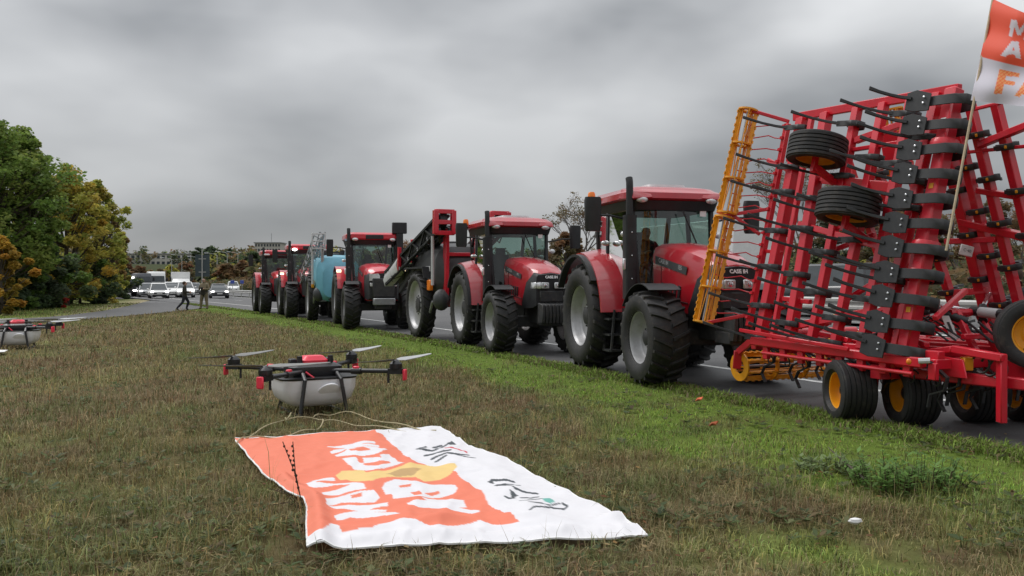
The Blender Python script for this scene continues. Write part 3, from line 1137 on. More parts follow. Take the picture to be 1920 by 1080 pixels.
# ------------------------------------------------------------------ tractors
def tractor(label, s_rear, tc_, o):
    """o: style options. local x forward, y to the left, origin on the ground under the rear axle"""
    k = o.get('scale', 1.0)
    p = st(s_rear, tc_)
    yaw = road_yaw(s_rear) + o.get('turn', 0)
    root = thing('tractor', label, 'tractor', p, yaw, 'red tractors parked in a line along the road')
    root.scale = (k, k, k)
    RED = o.get('red', 'red')
    RR, RW, FR, FW = o.get('RR', 1.0), o.get('RW', .60), o.get('FR', .755), o.get('FW', .54)
    tr, tf, WB = o.get('tr', .95), o.get('tf', .93), 2.8
    mag = o.get('style') == 'magnum'
    for sd in (-1, 1):
        wheel(root, 'rear_wheel', (0, sd * tr, RR), RR, RW, RR * o.get('rim_k', .57), sd, spin=.2 + sd * .3)
        wheel(root, 'front_wheel', (WB, sd * tf, FR), FR, FW, FR * o.get('rim_k', .57) * .97, sd, spin=.5 + sd * .2)
    # running gear
    c = MB()
    c.box((.15, 0, 1.0), (1.1, .62, .62)).box((1.5, 0, .95), (2.2, .46, .50)).box((2.9, 0, .92), (1.3, .42, .38))
    c.box((0, 0, RR), (.34, 1.3, .34)).box((WB, 0, FR), (.28, 1.3, .26))
    c.tube([(WB, -.62, FR), (WB, .62, FR)], .11, 10)
    c.box((3.55, 0, .95), (.35, .36, .34))
    c.tube([(-.4, -.35, .7), (-1.0, -.35, .55)], .05).tube([(-.4, .35, .7), (-1.0, .35, .55)], .05)
    c.build('chassis', 'dark', root, bevel=.015)
    tk = MB()
    tk.loft([rrect(1.25, -.66, .48, .2, .08, z) for z in (.52, 1.18)])
    tk.build('fuel_tank', 'black', root)
    tk = MB()
    tk.loft([rrect(1.25, .66, .48, .2, .08, z) for z in (.52, 1.18)])
    tk.build('fuel_tank', 'black', root)
    for i, z in enumerate((.42, .70, .98)):
        MB().box((1.05, -.98, z), (.34, .22, .035)).build('step', 'dark', root)
    MB().beam((.86, -1.06, .4), (.86, -1.0, 1.15), .035).beam((1.24, -1.06, .4), (1.24, -1.0, 1.15), .035).build('step_frame', 'dark', root)
    # bonnet
    if mag:
        secs = [(1.62, .55, 1.28, 2.22), (2.2, .56, 1.2, 2.24), (2.9, .55, 1.1, 2.20), (3.45, .53, 1.0, 2.12), (3.78, .50, .98, 2.02), (3.92, .42, 1.4, 1.94)]
    else:
        secs = [(1.62, .42, 1.30, 2.32), (2.2, .43, 1.24, 2.30), (2.9, .42, 1.14, 2.21), (3.4, .405, 1.1, 2.09), (3.66, .39, 1.12, 1.99), (3.78, .33, 1.5, 1.90)]
    b = MB().loft([hood_ring(*q) for q in secs]).build('bonnet', RED, root)
    nx = secs[-2][0]
    if mag:
        g = MB().loft([hood_ring(3.30, .545, 1.05, 1.90, .12), hood_ring(3.80, .515, 1.0, 1.90, .12), hood_ring(3.95, .45, 1.05, 1.86, .12)])
        gr = g.build('grille', 'black', b)
        MB().box((3.97, 0, 1.40), (.10, .74, .62)).build('radiator_mesh', 'dark', b, bevel=.03)
        for sd in (-1, 1):
            h = MB()
            h.prism([(-.17, -.09), (.17, -.11), (.17, .10), (-.12, .13), (-.17, .05)] if sd > 0 else [(-.17, -.11), (.17, -.09), (.17, .05), (.12, .13), (-.17, .10)], (3.94, sd * .29, 1.74), (0, 1, 0), (0, 0, 1), .05)
            h.build('headlight', 'lamp_clear', b)
            MB().box((3.97, sd * .34, 1.50), (.05, .20, .11)).build('headlight', 'lamp_clear', b, bevel=.01)
        MB().box((4.05, 0, .95), (.30, .70, .22)).build('front_bumper', 'steel' if o.get('bumper') else 'dark', root, bevel=.02)
    else:
        g = MB().loft([hood_ring(3.02, .430, 1.10, 1.30, .1), hood_ring(3.30, .420, 1.08, 1.78, .1), hood_ring(3.66, .398, 1.10, 1.93, .12), hood_ring(3.83, .355, 1.16, 1.87, .12)])
        g.build('grille', 'black', b)
        MB().box((3.835, 0, 1.36), (.05, .56, .26)).build('radiator_mesh', 'dark', b, bevel=.02)
        for sd in (-1, 1):
            h = MB()
            h.loft([[Vector((x, sd * y, z)) for (x, y, z) in ring] for ring in
                    ([(3.60, .41, 1.53), (3.60, .41, 1.69), (3.60, .28, 1.70), (3.60, .28, 1.52)], [(3.80, .385, 1.54), (3.80, .385, 1.68), (3.86, .26, 1.69), (3.86, .26, 1.53)], [(3.85, .335, 1.55), (3.85, .335, 1.67), (3.885, .26, 1.68), (3.885, .26, 1.54)])])
            h.build('headlight', 'lamp_clear', b, bevel=.008)
            MB().box((3.875, sd * .16, 1.61), (.04, .19, .14)).build('headlight', 'lamp_clear', b, bevel=.015)
            MB().lathe([(.045, 0), (.04, .012), (.02, .02), (.001, .02)], 14, (3.896, sd * .16, 1.61), (1, 0, 0)).build('lamp_lens', 'chrome', b)
        text_mb('CASE IH', .085, (3.845, 0, 1.80), (0, 1, 0), (-.22, 0, .97), .012, bold=.004).build('bonnet_lettering', 'print_white', b, smooth=False)['kind'] = 'stuff'
    # side stripe and lettering on the bonnet
    for sd in (-1, 1):
        w = .562 if mag else .437
        st_ = MB().prism([(1.75, 1.96), (2.95, 1.76), (3.0, 1.88), (1.75, 2.10)], (0, sd * w, 0), (1, 0, 0), (0, 0, 1), .004 * (-sd))
        st_.build('side_stripe', 'tank_grey', b)
        ex = Vector((-sd, 0, .17 * sd)).normalized()
        text_mb('CASE IH', .11, (2.1, sd * (w + .008), 1.985), ex, (0, 0, 1), 0.002).build('side_lettering', 'pale_grey', b, smooth=False)['kind'] = 'stuff'
        text_mb(o.get('model', '155'), .10, (2.74, sd * (w + .008), 1.875), ex, (0, 0, 1), 0.002).build('side_lettering', 'pale_grey', b, smooth=False)['kind'] = 'stuff'
    for sd in (-1, 1):
        wq = .566 if mag else .438
        MB().tube([(1.70, sd * wq, 1.42), (2.4, sd * wq, 1.36), (3.0, sd * (wq - .008), 1.30)], .006, 5).build('panel_seam', 'black', b)
        MB().tube([(1.98, sd * wq, 1.32), (2.0, sd * wq, 1.95)], .005, 5).build('panel_seam', 'black', b)
        for i in range(5):
            MB().box((2.05 + i * .16, sd * (.575 if mag else .438), 1.52 - i * .012), (.085, .012, .22), Matrix.Rotation(.25, 3, 'Y')).build('side_vent', 'black', b)
    # weights
    if o.get('weights'):
        for i in range(o['weights']):
            y = (i - (o['weights'] - 1) / 2) * .085
            MB().prism([(-.16, -.22), (.14, -.22), (.18, -.05), (.16, .2), (-.16, .24)], (4.0 if not mag else 4.28, y + .034, .98), (1, 0, 0), (0, 0, 1), .068).build('front_weight', o.get('wmat', 'dark'), root, bevel=.012)
    MB().box((3.8, 0, .80), (.5, .5, .2)).build('weight_carrier', 'dark', root, bevel=.02)
    # fenders
    for sd in (-1, 1):
        y_in, y_out = sd * .60, sd * (tr + RW * .42)
        if mag:
            f = arc_shell(RR + .13, math.radians(18), math.radians(125), y_in, y_out, .035, 0, RR, 12)
            fd = f.build('rear_fender', RED, root)
            MB().prism([(.42, 1.45), (1.02, 1.30), (1.10, 1.42), (.75, 2.22), (.15, 2.3)], (0, sd * .58, 0), (1, 0, 0), (0, 0, 1), .03).build('fender_panel', RED, fd)
        else:
            f = arc_shell(RR + .16, math.radians(5), math.radians(150), y_in, sd * (tr + RW * .40), .04, 0, RR, 14, .12)
            fd = f.build('rear_fender', RED, root)
            l_ = arc_shell(RR + .12, math.radians(o.get('lip0', 35)), math.radians(152), sd * (tr + RW * o.get('lip', .38)), sd * (tr + RW * .56), .05, 0, RR, 14)
            l_.build('fender_lip', 'black', fd)
            MB().prism([(.62, 1.20), (1.16, 1.10), (1.18, 1.30), (1.0, 1.75), (.72, 2.10), (.30, 2.26), (-.1, 2.3), (-.1, 1.6)], (0, sd * .60, 0), (1, 0, 0), (0, 0, 1), .03).build('fender_panel', RED, fd)
        f = arc_shell(FR + .10, math.radians(62), math.radians(146), sd * (tf - FW * .45), sd * (tf + FW * .40), .014, WB, FR, 10)
        f.build('front_fender', 'black', root)
        MB().tube([(WB - .1, sd * .55, FR + .2), (WB - .35, sd * .75, FR + FR + .02), (WB - .1, sd * tf, FR * 2 + .09)], .025, 6).build('fender_bracket', 'dark', root)
    # cab
    cb = MB()
    zr = 3.02
    A0, A1 = (1.64, .70, 1.34), (1.46, .76, zr)
    B0, B1 = (.52, .86, 1.20), (.42, .80, zr)
    C0, C1 = (-.42, .66, 1.75), (-.30, .76, zr)
    for sd in (-1, 1):
        m_ = lambda q: (q[0], sd * q[1], q[2])
        cb.beam(m_(A0), m_(A1), .075, .09).beam(m_(B0), m_(B1), .07, .08).beam(m_(C0), m_(C1), .08, .09)
        cb.beam(m_(A1), m_(C1), .08, .08).beam((1.62, sd * .72, 1.36), (.52, sd * .84, 1.2), .09, .1)
        cb.beam(m_(B0), m_(C0), .06, .08)
    cb.beam((1.64, -.7, 1.36), (1.64, .7, 1.36), .08, .14).beam((1.46, -.76, zr), (1.46, .76, zr), .08, .1).beam((-.30, -.76, zr), (-.30, .76, zr), .08, .08).beam((-.42, -.66, 1.75), (-.42, .66, 1.75), .08, .1)
    cb.box((.75, 0, 1.18), (1.75, 1.36, .30)).box((-.15, 0, 1.5), (.55, 1.2, .5))
    cab = cb.build('cab_frame', 'black', root, bevel=.012)

    def pane(nm, q):
        MB().add([Vector(a) for a in q], [(0, 1, 2, 3)]).build(nm, 'cab_glass', cab, smooth=False)
    nsec = 6
    ws = []
    for j in range(nsec + 1):
        y = -1 + 2 * j / nsec
        bow = .10 * (1 - y * y)
        ws.append([Vector((1.64 + bow, y * .68, 1.42)), Vector((1.46 + bow * .8, y * .74, zr - .04))])
    wm = MB()
    wm.add([q for r in ws for q in r], [(2 * j, 2 * j + 2, 2 * j + 3, 2 * j + 1) for j in range(nsec)])
    wm.build('windscreen', 'cab_glass', cab)
    for sd in (-1, 1):
        pane('door_glass', [(1.60, sd * .725, 1.45), (.56, sd * .865, 1.28), (.46, sd * .805, zr - .04), (1.44, sd * .765, zr - .04)])
        pane('side_glass', [(.48, sd * .855, 1.30), (-.38, sd * .675, 1.80), (-.29, sd * .765, zr - .04), (.40, sd * .80, zr - .04)])
    pane('rear_glass', [(-.42, -.6, 1.8), (-.42, .6, 1.8), (-.31, .7, zr - .05), (-.31, -.7, zr - .05)])
    tube_w = MB().tube([(1.70, .10, zr - .12), (1.74, .22, 2.6), (1.79, .38, 2.2)], .014, 5)
    tube_w.build('wiper', 'black', cab)
    MB().box((1.56, .56, 2.86), (.012, .12, .10)).build('sticker', 'print_white', cab)
    # seat, wheel, console
    sm = MB()
    sm.loft([rrect(.25, 0, .26, .26, .08, z) for z in (1.62, 1.78)])
    sm.box((-.02, 0, 2.10), (.14, .46, .66), Matrix.Rotation(-.12, 3, 'Y')).box((-.06, 0, 2.52), (.10, .26, .18)).box((.2, 0, 1.48), (.3, .3, .3))
    sm.build('seat', 'tank_grey', cab, bevel=.03)
    sw = MB()
    x, y, a = ortho((.55, 0, .8))
    ring = [Vector((1.02, 0, 2.02)) + (x * math.cos(q) + y * math.sin(q)) * .19 for q in np.linspace(0, 2 * PI, 17)]
    sw.tube(ring, .016, 6, caps=False).tube([(1.02, 0, 2.02), (1.22, 0, 1.6)], .04, 8).beam(ring[0], ring[8], .02).box((1.42, 0, 1.72), (.18, .4, .35))
    sw.build('steering_wheel', 'black', cab)
    # roof
    zt = zr + .04
    rf = MB()
    hx, hy = 1.02, .93
    cx = .66
    if mag:
        rf.loft([rrect(cx, 0, hx - .05, hy - .06, .16, zt), rrect(cx, 0, hx, hy, .2, zt + .06), rrect(cx, 0, hx, hy, .2, zt + .20), rrect(cx, 0, hx - .08, hy - .07, .2, zt + .27)])
    else:
        rf.loft([rrect(cx, 0, hx - .06, hy - .08, .18, zt), rrect(cx, 0, hx + .02, hy, .24, zt + .05), rrect(cx, 0, hx, hy, .24, zt + .15), rrect(cx, 0, hx - .12, hy - .10, .25, zt + .24), rrect(cx, 0, hx - .34, hy - .3, .25, zt + .29)])
    roof = rf.build('roof', o.get('roof', RED), root)
    MB().loft([rrect(cx, 0, hx - .10, hy - .1, .15, zr - .11), rrect(cx, 0, hx - .03, hy - .05, .2, zt + .012)]).build('roof_lining', 'black', roof)
    if mag:
        MB().box((cx + hx + .005, .02, zt + .11), (.04, .62, .15)).build('roof_visor', 'black', roof, bevel=.01)
    else:
        MB().loft([rrect(.72, 0, .62, .40, .12, zt + .24), rrect(.72, 0, .58, .36, .12, zt + .335)]).build('roof_hatch', 'pale_grey', roof)
        for sd in (-1, 1):
            fl = MB()
            fl.loft([[Vector((1.2, sd * .5, zt + .10)), Vector((1.72, sd * .45, zt + .05)), Vector((1.76, sd * .86, zt + .02)), Vector((1.3, sd * .95, zt + .05))],
                     [Vector((1.2, sd * .52, zt + .29)), Vector((1.66, sd * .5, zt + .17)), Vector((1.68, sd * .84, zt + .16)), Vector((1.3, sd * .9, zt + .24))]])
            fl.build('roof_corner', RED, roof, bevel=.02)
    for sd in (-1, 1):
        lamps = [(cx + hx + .01, sd * .66, zt + .02)] + ([(cx + hx - .0, sd * .80, zt + .02)] if o.get('twin') else [])
        for q in lamps:
            lit = o.get('lit') and sd < 0
            MB().ball(q, (.05, .11, .06), 12, 8).build('roof_lamp', 'headlamp_lit' if lit else 'lamp_clear', roof)
        MB().tube([(1.50, sd * .78, 2.72), (1.55, sd * 1.20, 2.80), (1.56, sd * 1.50, 2.80)], .022, 6).build('mirror_arm', 'black', root)
        mz = o.get('mirror_z', 2.78)
        mw = o.get('mirror_w', .24)
        MB().loft([rrect(1.56, sd * 1.52, .07, mw / 2 * q, .05, z) for q, z in ((.75, mz - .30), (.9, mz - .26), (1.0, mz + .22), (.9, mz + .29))]).build('mirror', 'black', root)
        MB().ball((1.50, sd * .90, 2.48), (.04, .09, .06), 10, 7).build('work_lamp', 'lamp_clear', root)
        MB().ball((.60, sd * .93, 2.36), (.04, .09, .05), 10, 7).build('work_lamp', 'lamp_clear', root)
        fl = MB().box((1.70, sd * .98, 1.95), (.05, .10, .20))
        fl.build('grab_lamp', 'lamp_clear', root, bevel=.02)
    # exhaust on the right pillar
    ex = MB()
    if not o.get('no_stack'):
        ex.loft([rrect(1.66, -.88, .10, .10, .03, z) for z in (1.35, 2.80)])
        MB().tube([(1.66, -.88, 2.78), (1.66, -.88, 3.30), (1.655, -.88, 3.38), (1.63, -.88, 3.45)], .062, 12).build('exhaust_pipe', 'black', root)
        exo = ex.build('exhaust_guard', 'black', root)
        for z in (1.7, 2.1, 2.5):
            MB().ball((1.77, -.88, z), .012, 6, 4).build('bolt', 'chrome', exo)
    if o.get('left_stack'):
        MB().loft([rrect(1.66, .90, .12, .12, .03, z) for z in (1.35, 3.30)]).build('air_intake', 'black', root)
        MB().box((1.66, .90, 3.50), (.14, .52, .40)).build('upper_mirror', 'black', root, bevel=.02)
        MB().lathe([(.14, -.17), (.15, -.1), (.15, .1), (.12, .16), (.01, .17)], 14, (1.8, 1.30, 2.45), (0, 0, 1)).build('side_lamp', 'bright_red', root)
    bz = (-.02, -.98, zt + .10)
    if o.get('beacon', True):
        MB().tube([(-.02, -.82, zt + .02), bz, (bz[0], bz[1], zt + .16)], .025, 6).build('beacon_arm', 'black', root)
        MB().lathe([(.075, 0), (.078, .02), (.07, .12), (.05, .155), (.001, .16)], 14, (bz[0], bz[1], zt + .15), (0, 0, 1)).build('beacon', 'amber', root)
    if o.get('fender_lamp'):
        for sd in (-1, 1):
            MB().box((.95, sd * 1.15, 1.98), (.06, .16, .09)).build('fender_lamp', 'lamp_warm', root, bevel=.01)
    return root


T1 = tractor('nearest red tractor, behind the folded red cultivator, driver in the cab', 14.85, 8.80, dict(RW=.70, FW=.64, weights=6, turn=-.17, mirror_w=.30, mirror_z=2.82))
T2 = tractor('red tractor pulling the sprayer with black booms', 21.45, 8.53, dict(RW=.56, FW=.54, weights=8, scale=.97, rim_k=.62, red='red', tr=.93, model='140', lip=.10, lip0=5, mirror_z=2.86, mirror_w=.30, turn=-.12))
T3 = tractor('red tractor with tall black side stacks, pulling the blue tank sprayer', 33.1, 7.70, dict(style='magnum', RW=.62, scale=1.03, red='bright_red', left_stack=True, bumper=True, beacon=False, model='340', rim_k=.54, fender_lamp=True, turn=-.17))
T4 = tractor('red tractor with a lit roof lamp behind the blue tank sprayer', 43.3, 6.98, dict(style='magnum', RW=.58, scale=1.02, red='bright_red', beacon=False, lit=True, weights=9, wmat='pale_grey', model='310', fender_lamp=True, turn=-.13))
T5 = tractor('farthest red tractor, last in the line', 48.9, 6.38, dict(style='magnum', RW=.60, scale=.99, red='bright_red', beacon=False, twin=True, weights=10, wmat='pale_grey', model='280', turn=-.11))

# the driver sits in the nearest cab
J, R_ = std_joints()
for kk in list(J):
    x, y, z = J[kk]
    J[kk] = (x, y, z - .95)
for sd, k in (('L', -1), ('R', 1)):
    J['hip' + sd] = (k * .10, .02, -.03); J['kn' + sd] = (k * .13, .44, .06); J['an' + sd] = (k * .12, .52, -.36); J['to' + sd] = (k * .12, .66, -.42)
    J['el' + sd] = (k * .25, .16, .25); J['wr' + sd] = (k * .17, .42, .28); J['ha' + sd] = (k * .15, .50, .30)
dk = (0.025, 0.026, 0.03)
pm = person_mesh('body', J, R_, dict(head0=(.4, .25, .19), head1=(.4, .25, .19), crown=(.03, .02, .015), ha=(.4, .25, .19), neck=dk, spine=dk, chest=dk, sh=dk, el=dk, wr=dk, hi=dk, kn=dk, an=dk, to=dk), dict(face=(0, 1, 0)))
drv = tag(link('person', pm), 'person in dark clothes at the wheel of the nearest tractor', 'person')
yaw1 = T1.rotation_euler.z
drv.location = T1.matrix_basis @ Vector((.28, 0, 1.90))
drv.rotation_euler = (0, 0, yaw1 - PI / 2)

# ------------------------------------------------------------------ trailed sprayers
def lattice(mb, p0, p1, w, h, n, r, up=(0, 0, 1)):
    x, y, a = ortho(Vector(p1) - Vector(p0), up)
    ln = (Vector(p1) - Vector(p0)).length
    p0 = Vector(p0)
    cs = [x * (i * w / 2) + y * (j * h / 2) for i, j in ((-1, -1), (1, -1), (1, 1), (-1, 1))]
    for c in cs:
        mb.beam(p0 + c, p0 + c + a * ln, r * 2)
    for k in range(n):
        q0 = p0 + a * (ln * k / n); q1 = p0 + a * (ln * (k + 1) / n)
        for i in range(4):
            c0, c1 = cs[i], cs[(i + 1) % 4]
            mb.beam(q0 + (c0 if k % 2 else c1), q1 + (c1 if k % 2 else c0), r * 1.3)
    return mb


def sprayer(label, s_ax, tc_, o):
    root = thing('trailed_sprayer', label, 'sprayer', st(s_ax, tc_), road_yaw(s_ax) + o.get('turn', -.05), 'sprayers hitched behind the tractors')
    RED = o['frame']
    for sd in (-1, 1):
        wheel(root, 'wheel', (0, sd * .88, .98), .98, o.get('W', .40), .70, sd, rim='silver')
        MB().beam((.0, sd * .62, .98), (.0, sd * .5, 1.02), .16).build('stub_axle', 'dark', root)
        if o.get('guards', True): MB().prism([(-.95, 2.02), (.85, 2.02), (1.0, 1.75), (1.04, 1.75), (.9, 2.07), (-.95, 2.07)], (0, sd * .88 + .22, 0), (1, 0, 0), (0, 0, 1), .44).build('mudguard', RED if o.get('guards') else 'black', root)
    c = MB()
    for y in (-.42, .42):
        c.beam((-2.2, y, 1.15), (1.6, y, 1.05), .12, .18)
        c.beam((1.6, y, 1.05), (2.3, 0, .75), .12, .16)
    for x in (-2.2, -1.2, 0, 1.2):
        c.beam((x, -.48, 1.12), (x, .48, 1.12), .12, .12)
    c.beam((-.1, -.75, 1.0), (-.1, .75, 1.0), .2, .2)
    c.beam((2.3, 0, .75), (2.75, 0, .62), .12, .14)
    c.build('chassis_frame', RED, root, bevel=.01)
    # tank
    tk = MB()
    secs = []
    for x, hw, z0, z1 in ((-1.15, .55, 1.75, 2.15), (-.95, .80, 1.42, 2.55), (-.2, .88, 1.30, o['tz']), (.7, .88, 1.15, o['tz']), (1.35 + o.get('tx', 0), .86, o.get('tb', 1.25), o['tz'] - .12), (1.6 + o.get('tx', 0), .64, o.get('tb', 1.25) + .15, o['tz'] - .45)):
        zc_ = (z0 + z1) / 2; hh = (z1 - z0) / 2
        secs.append([Vector((x, hw * math.copysign(abs(math.cos(a)) ** .55, math.cos(a)), zc_ + hh * math.copysign(abs(math.sin(a)) ** .55, math.sin(a)))) for a in np.linspace(0, 2 * PI, 25)[:-1]])
    tank = tk.loft(secs).build('tank', o['tank'], root)
    MB().lathe([(.22, 0), (.22, .05), (.18, .08), (.001, .09)], 16, (.2, 0, o['tz'] - .01), (0, 0, 1)).build('tank_lid', 'black', tank)
    if o.get('label_panel'):
        MB().box((.75, -.89, 1.95), (.42, .02, .26)).build('label_panel', 'print_white', tank)
    # lower induction bowl and valves at the side
    MB().ball((1.55, -.75, 1.15), (.24, .24, .30), 12, 8).build('induction_bowl', o.get('bowl', 'tank_grey'), root)
    MB().box((1.15, -.95, 1.55), (.3, .10, .3)).build('control_box', o.get('box', 'amber'), root, bevel=.02)
    # mast at the rear and boom rests
    m_ = MB()
    for y in (-.35, .35):
        m_.beam((-1.9, y, 1.1), (-2.0, y, 3.0), .12, .12)
    m_.beam((-2.0, -.6, 2.9), (-2.0, .6, 2.9), .12, .14).beam((-1.95, -.6, 1.7), (-1.95, .6, 1.7), .12, .14)
    m_.build('boom_mast', RED, root, bevel=.01)
    fr = MB()
    for y in (-.62, .62):
        fr.beam((1.55, y, 1.1), (1.6, y, 3.1), .10, .26)
    fr.beam((1.6, -.62, 2.4), (1.6, .62, 2.4), .1, .1)
    fr.build('boom_rest', o.get('rest', RED), root, bevel=.01)
    MB().tube([(1.55, -1.0, 1.55), (1.55, -1.0, 2.9)], .045, 8).build('clear_water_pipe', 'pale_grey', root)
    for sd in (-1, 1):
        b = MB()
        p0 = Vector((-3.1, sd * .98, 1.75)); p1 = Vector((1.95, sd * .80, 3.25))
        if o.get('lattice'):
            lattice(b, p0, p1, .34, .46, 12, .022)
            lattice(b, p0 + Vector((.5, sd * -.25, .05)), p1 + Vector((-.6, sd * -.22, .25)), .22, .35, 12, .018)
        else:
            lattice(b, p0, p1, .30, .40, 9, .035)
            b.beam(p0 + Vector((0, 0, .1)), p1 + Vector((0, 0, .1)), .20, .30).beam(p0 + Vector((.6, sd * -.2, -.16)), p1 + Vector((-.3, sd * -.2, -.16)), .16, .22)
            b.beam(p0 + Vector((.9, sd * -.1, -.40)), p1 + Vector((-.9, sd * -.1, -.34)), .10, .12)
            for q in range(7):
                c0 = p0.lerp(p1, .22 + .11 * q)
                b.beam(c0 + Vector((0, sd * -.1, -.36)), c0 + Vector((.28, sd * .02, .22)), .05, .06)
        bo = b.build('folded_boom', o['boom'], root)
        e_ = MB()
        up = (p1 - p0).normalized()
        ew = .055 if o.get('lattice') else .13
        for y in (-.25, .25):
            e_.beam(p1 + Vector((.03, y, -.32)), p1 + Vector((.03, y, .32)), ew, ew * 1.3)
        for z in (-.29, .0, .29):
            e_.beam(p1 + Vector((.03, -.27, z)), p1 + Vector((.03, .27, z)), ew, ew * .9)
        e_.build('boom_end_frame', o['end'], bo, bevel=.008)
        if o.get('tip'):
            t_ = MB()
            t_.loft([[p0 + Vector((x, sd * y, z + dz)) for y, z in ((.14, -.20), (.2, .0), (.14, .20), (-.1, .2), (-.1, -.2))] for x, dz in ((-.10, -.05), (.2, .02), (1.45, .42))])
            t_.build('boom_tip_cover', o['tip'], bo)
            MB().beam(p0 + Vector((1.55, sd * .12, .25)), p0 + Vector((1.6, sd * .12, .95)), .09, .12).build('boom_clamp', o['end'], bo)
        # hoses and nozzle bodies along the boom
        h = MB()
        for k in range(5):
            q = p0.lerp(p1, .15 + .17 * k) + Vector((0, sd * .19, -.12))
            h.tube([q, q + Vector((.2, sd * .05, -.12)), q + Vector((.5, 0, .04))], .018, 5)
        h.build('hoses', 'black', bo)['kind'] = 'stuff'
    MB().tube([(.7, -.75, .9), (1.0, -.9, .8), (1.3, -.92, 1.1)], .04, 6).build('parking_stand', 'steel', root)
    MB().beam((.75, -.95, .62), (.75, -.95, 1.15), .10, .12).build('light_bracket', o['end'], root)
    return root


sprayer('red trailed sprayer with black folded booms behind the second tractor', 24.6, 8.15,
        dict(frame='bright_red', tank='tank_grey', tz=2.75, boom='black', end='bright_red', tip='pale_grey', label_panel=True, W=.42, box='amber'))
sprayer('trailed sprayer with a pale blue tank and silver lattice booms', 37.0, 7.15,
        dict(frame='dark', tank='blue_tank', tz=2.75, boom='silver', end='pale_grey', lattice=True, guards=False, rest='silver', bowl='tank_grey', box='yellow', W=.44, turn=-.16, tx=.3, tb=.85))

# ------------------------------------------------------------------ folded cultivator
KB = st(7.4, 8.6, 0)
cult = thing('folded_cultivator', 'red folded cultivator with black spring tines and yellow cage rollers', 'cultivator', KB)
TN, TF_, Z0, LEAN, RISE, S0 = 7.70, 9.60, .69, .72, 3.17, 7.37


class Wing:
    def __init__(self, side):
        self.sd = side                       # -1: near wing, +1: far wing
        self.U = RD.copy()
        self.V = (RN * (-side * LEAN) + Vector((0, 0, RISE))).normalized()
        W = self.V.cross(self.U).normalized()
        self.W = W if W.dot(RN) * side > 0 else -W
        self.O = st(S0, TN if side < 0 else TF_, Z0)

    def px(self, px, py, w=0.0):
        """photograph pixel to the point of the wing's plane, w metres outside it"""
        d = Vector(((px - 960) / F, 1, (HZ - py) / F))
        o = Vector((0, 0, CH))
        pl = self.O + self.W * w
        k = (pl - o).dot(self.W) / d.dot(self.W)
        return o + d * k

    def frame(self):
        return Matrix((self.U, self.W, self.V)).transposed()

    def uv(self, p):
        q = Vector(p) - self.O
        return q.dot(self.U), q.dot(self.V)

    def at(self, u, v, w=0.0):
        return self.O + self.U * u + self.V * v + self.W * w


NW, FWG = Wing(-1), Wing(1)


def cp(name, mb, m='implement_red', bevel=.008, parent=None):
    o = mb.build(name, m, parent or cult, bevel=bevel, origin=KB)
    return o


def tine_mesh(heavy):
    """spring tine in the frame u (rearwards), w (outwards from the wing), v (across)"""
    t = MB()
    if heavy:
        path = [(.12, -.13), (-.02, -.15), (-.20, -.13), (-.27, -.04), (-.25, .07), (-.14, .14), (.02, .17), (.14, .19)]
        t.strip([(u, w, 0) for u, w in path], (0, 0, 1), .115, .016)
        t.prism([(.10, -.12), (.26, -.13), (.36, -.10), (.36, .10), (.26, .13), (.10, .08)], (0, .19, 0), (1, .35, 0), (0, 0, 1), .02)
        t.strip([(.30, .30, .03), (.40, .36, .045), (.47, .46, .055), (.52, .58, .065), (.58, .68, .09)], (0, 0, 1), [.04, .036, .034, .036, .044], .03)
    else:
        path = [(.05, -.10), (-.06, -.11), (-.13, -.05), (-.13, .04), (-.06, .10), (.04, .12), (.14, .16)]
        t.strip([(u, w, 0) for u, w in path], (0, 0, 1), .075, .018)
        t.strip([(.10, .14, 0), (.24, .24, .02), (.34, .40, .035), (.40, .55, .05), (.46, .66, .07)], (0, 0, 1), [.04, .034, .032, .034, .042], .026)
        t.box((0, -.03, 0), (.15, .17, .05))
    return t.mesh('tine', 'tine_black', bevel=.004)


TINE_H, TINE_L = tine_mesh(True), tine_mesh(False)
CLAMP = MB().box((0, 0, 0), (.05, .05, .05)).mesh('clamp_block', 'yellow', bevel=.006)
BOLTS = MB().ball((.16, .262, .035), (.014, .01, .014), 6, 4).ball((.16, .262, -.035), (.014, .01, .014), 6, 4).mesh('bolts', 'chrome')


def put_tine(wing, p, heavy=False, roll=0.0, back=False):
    o = link('tine', TINE_H if heavy else TINE_L, cult)
    fr = wing.frame().to_4x4()
    if fr.determinant() < 0:
        fr = fr @ Matrix.Diagonal((1, 1, -1, 1))
    o.matrix_local = Matrix.Translation(Vector(p) - KB) @ fr @ Matrix.Rotation(roll, 4, 'Z') @ Matrix.Rotation(random.uniform(-.04, .04), 4, 'Y')
    return o


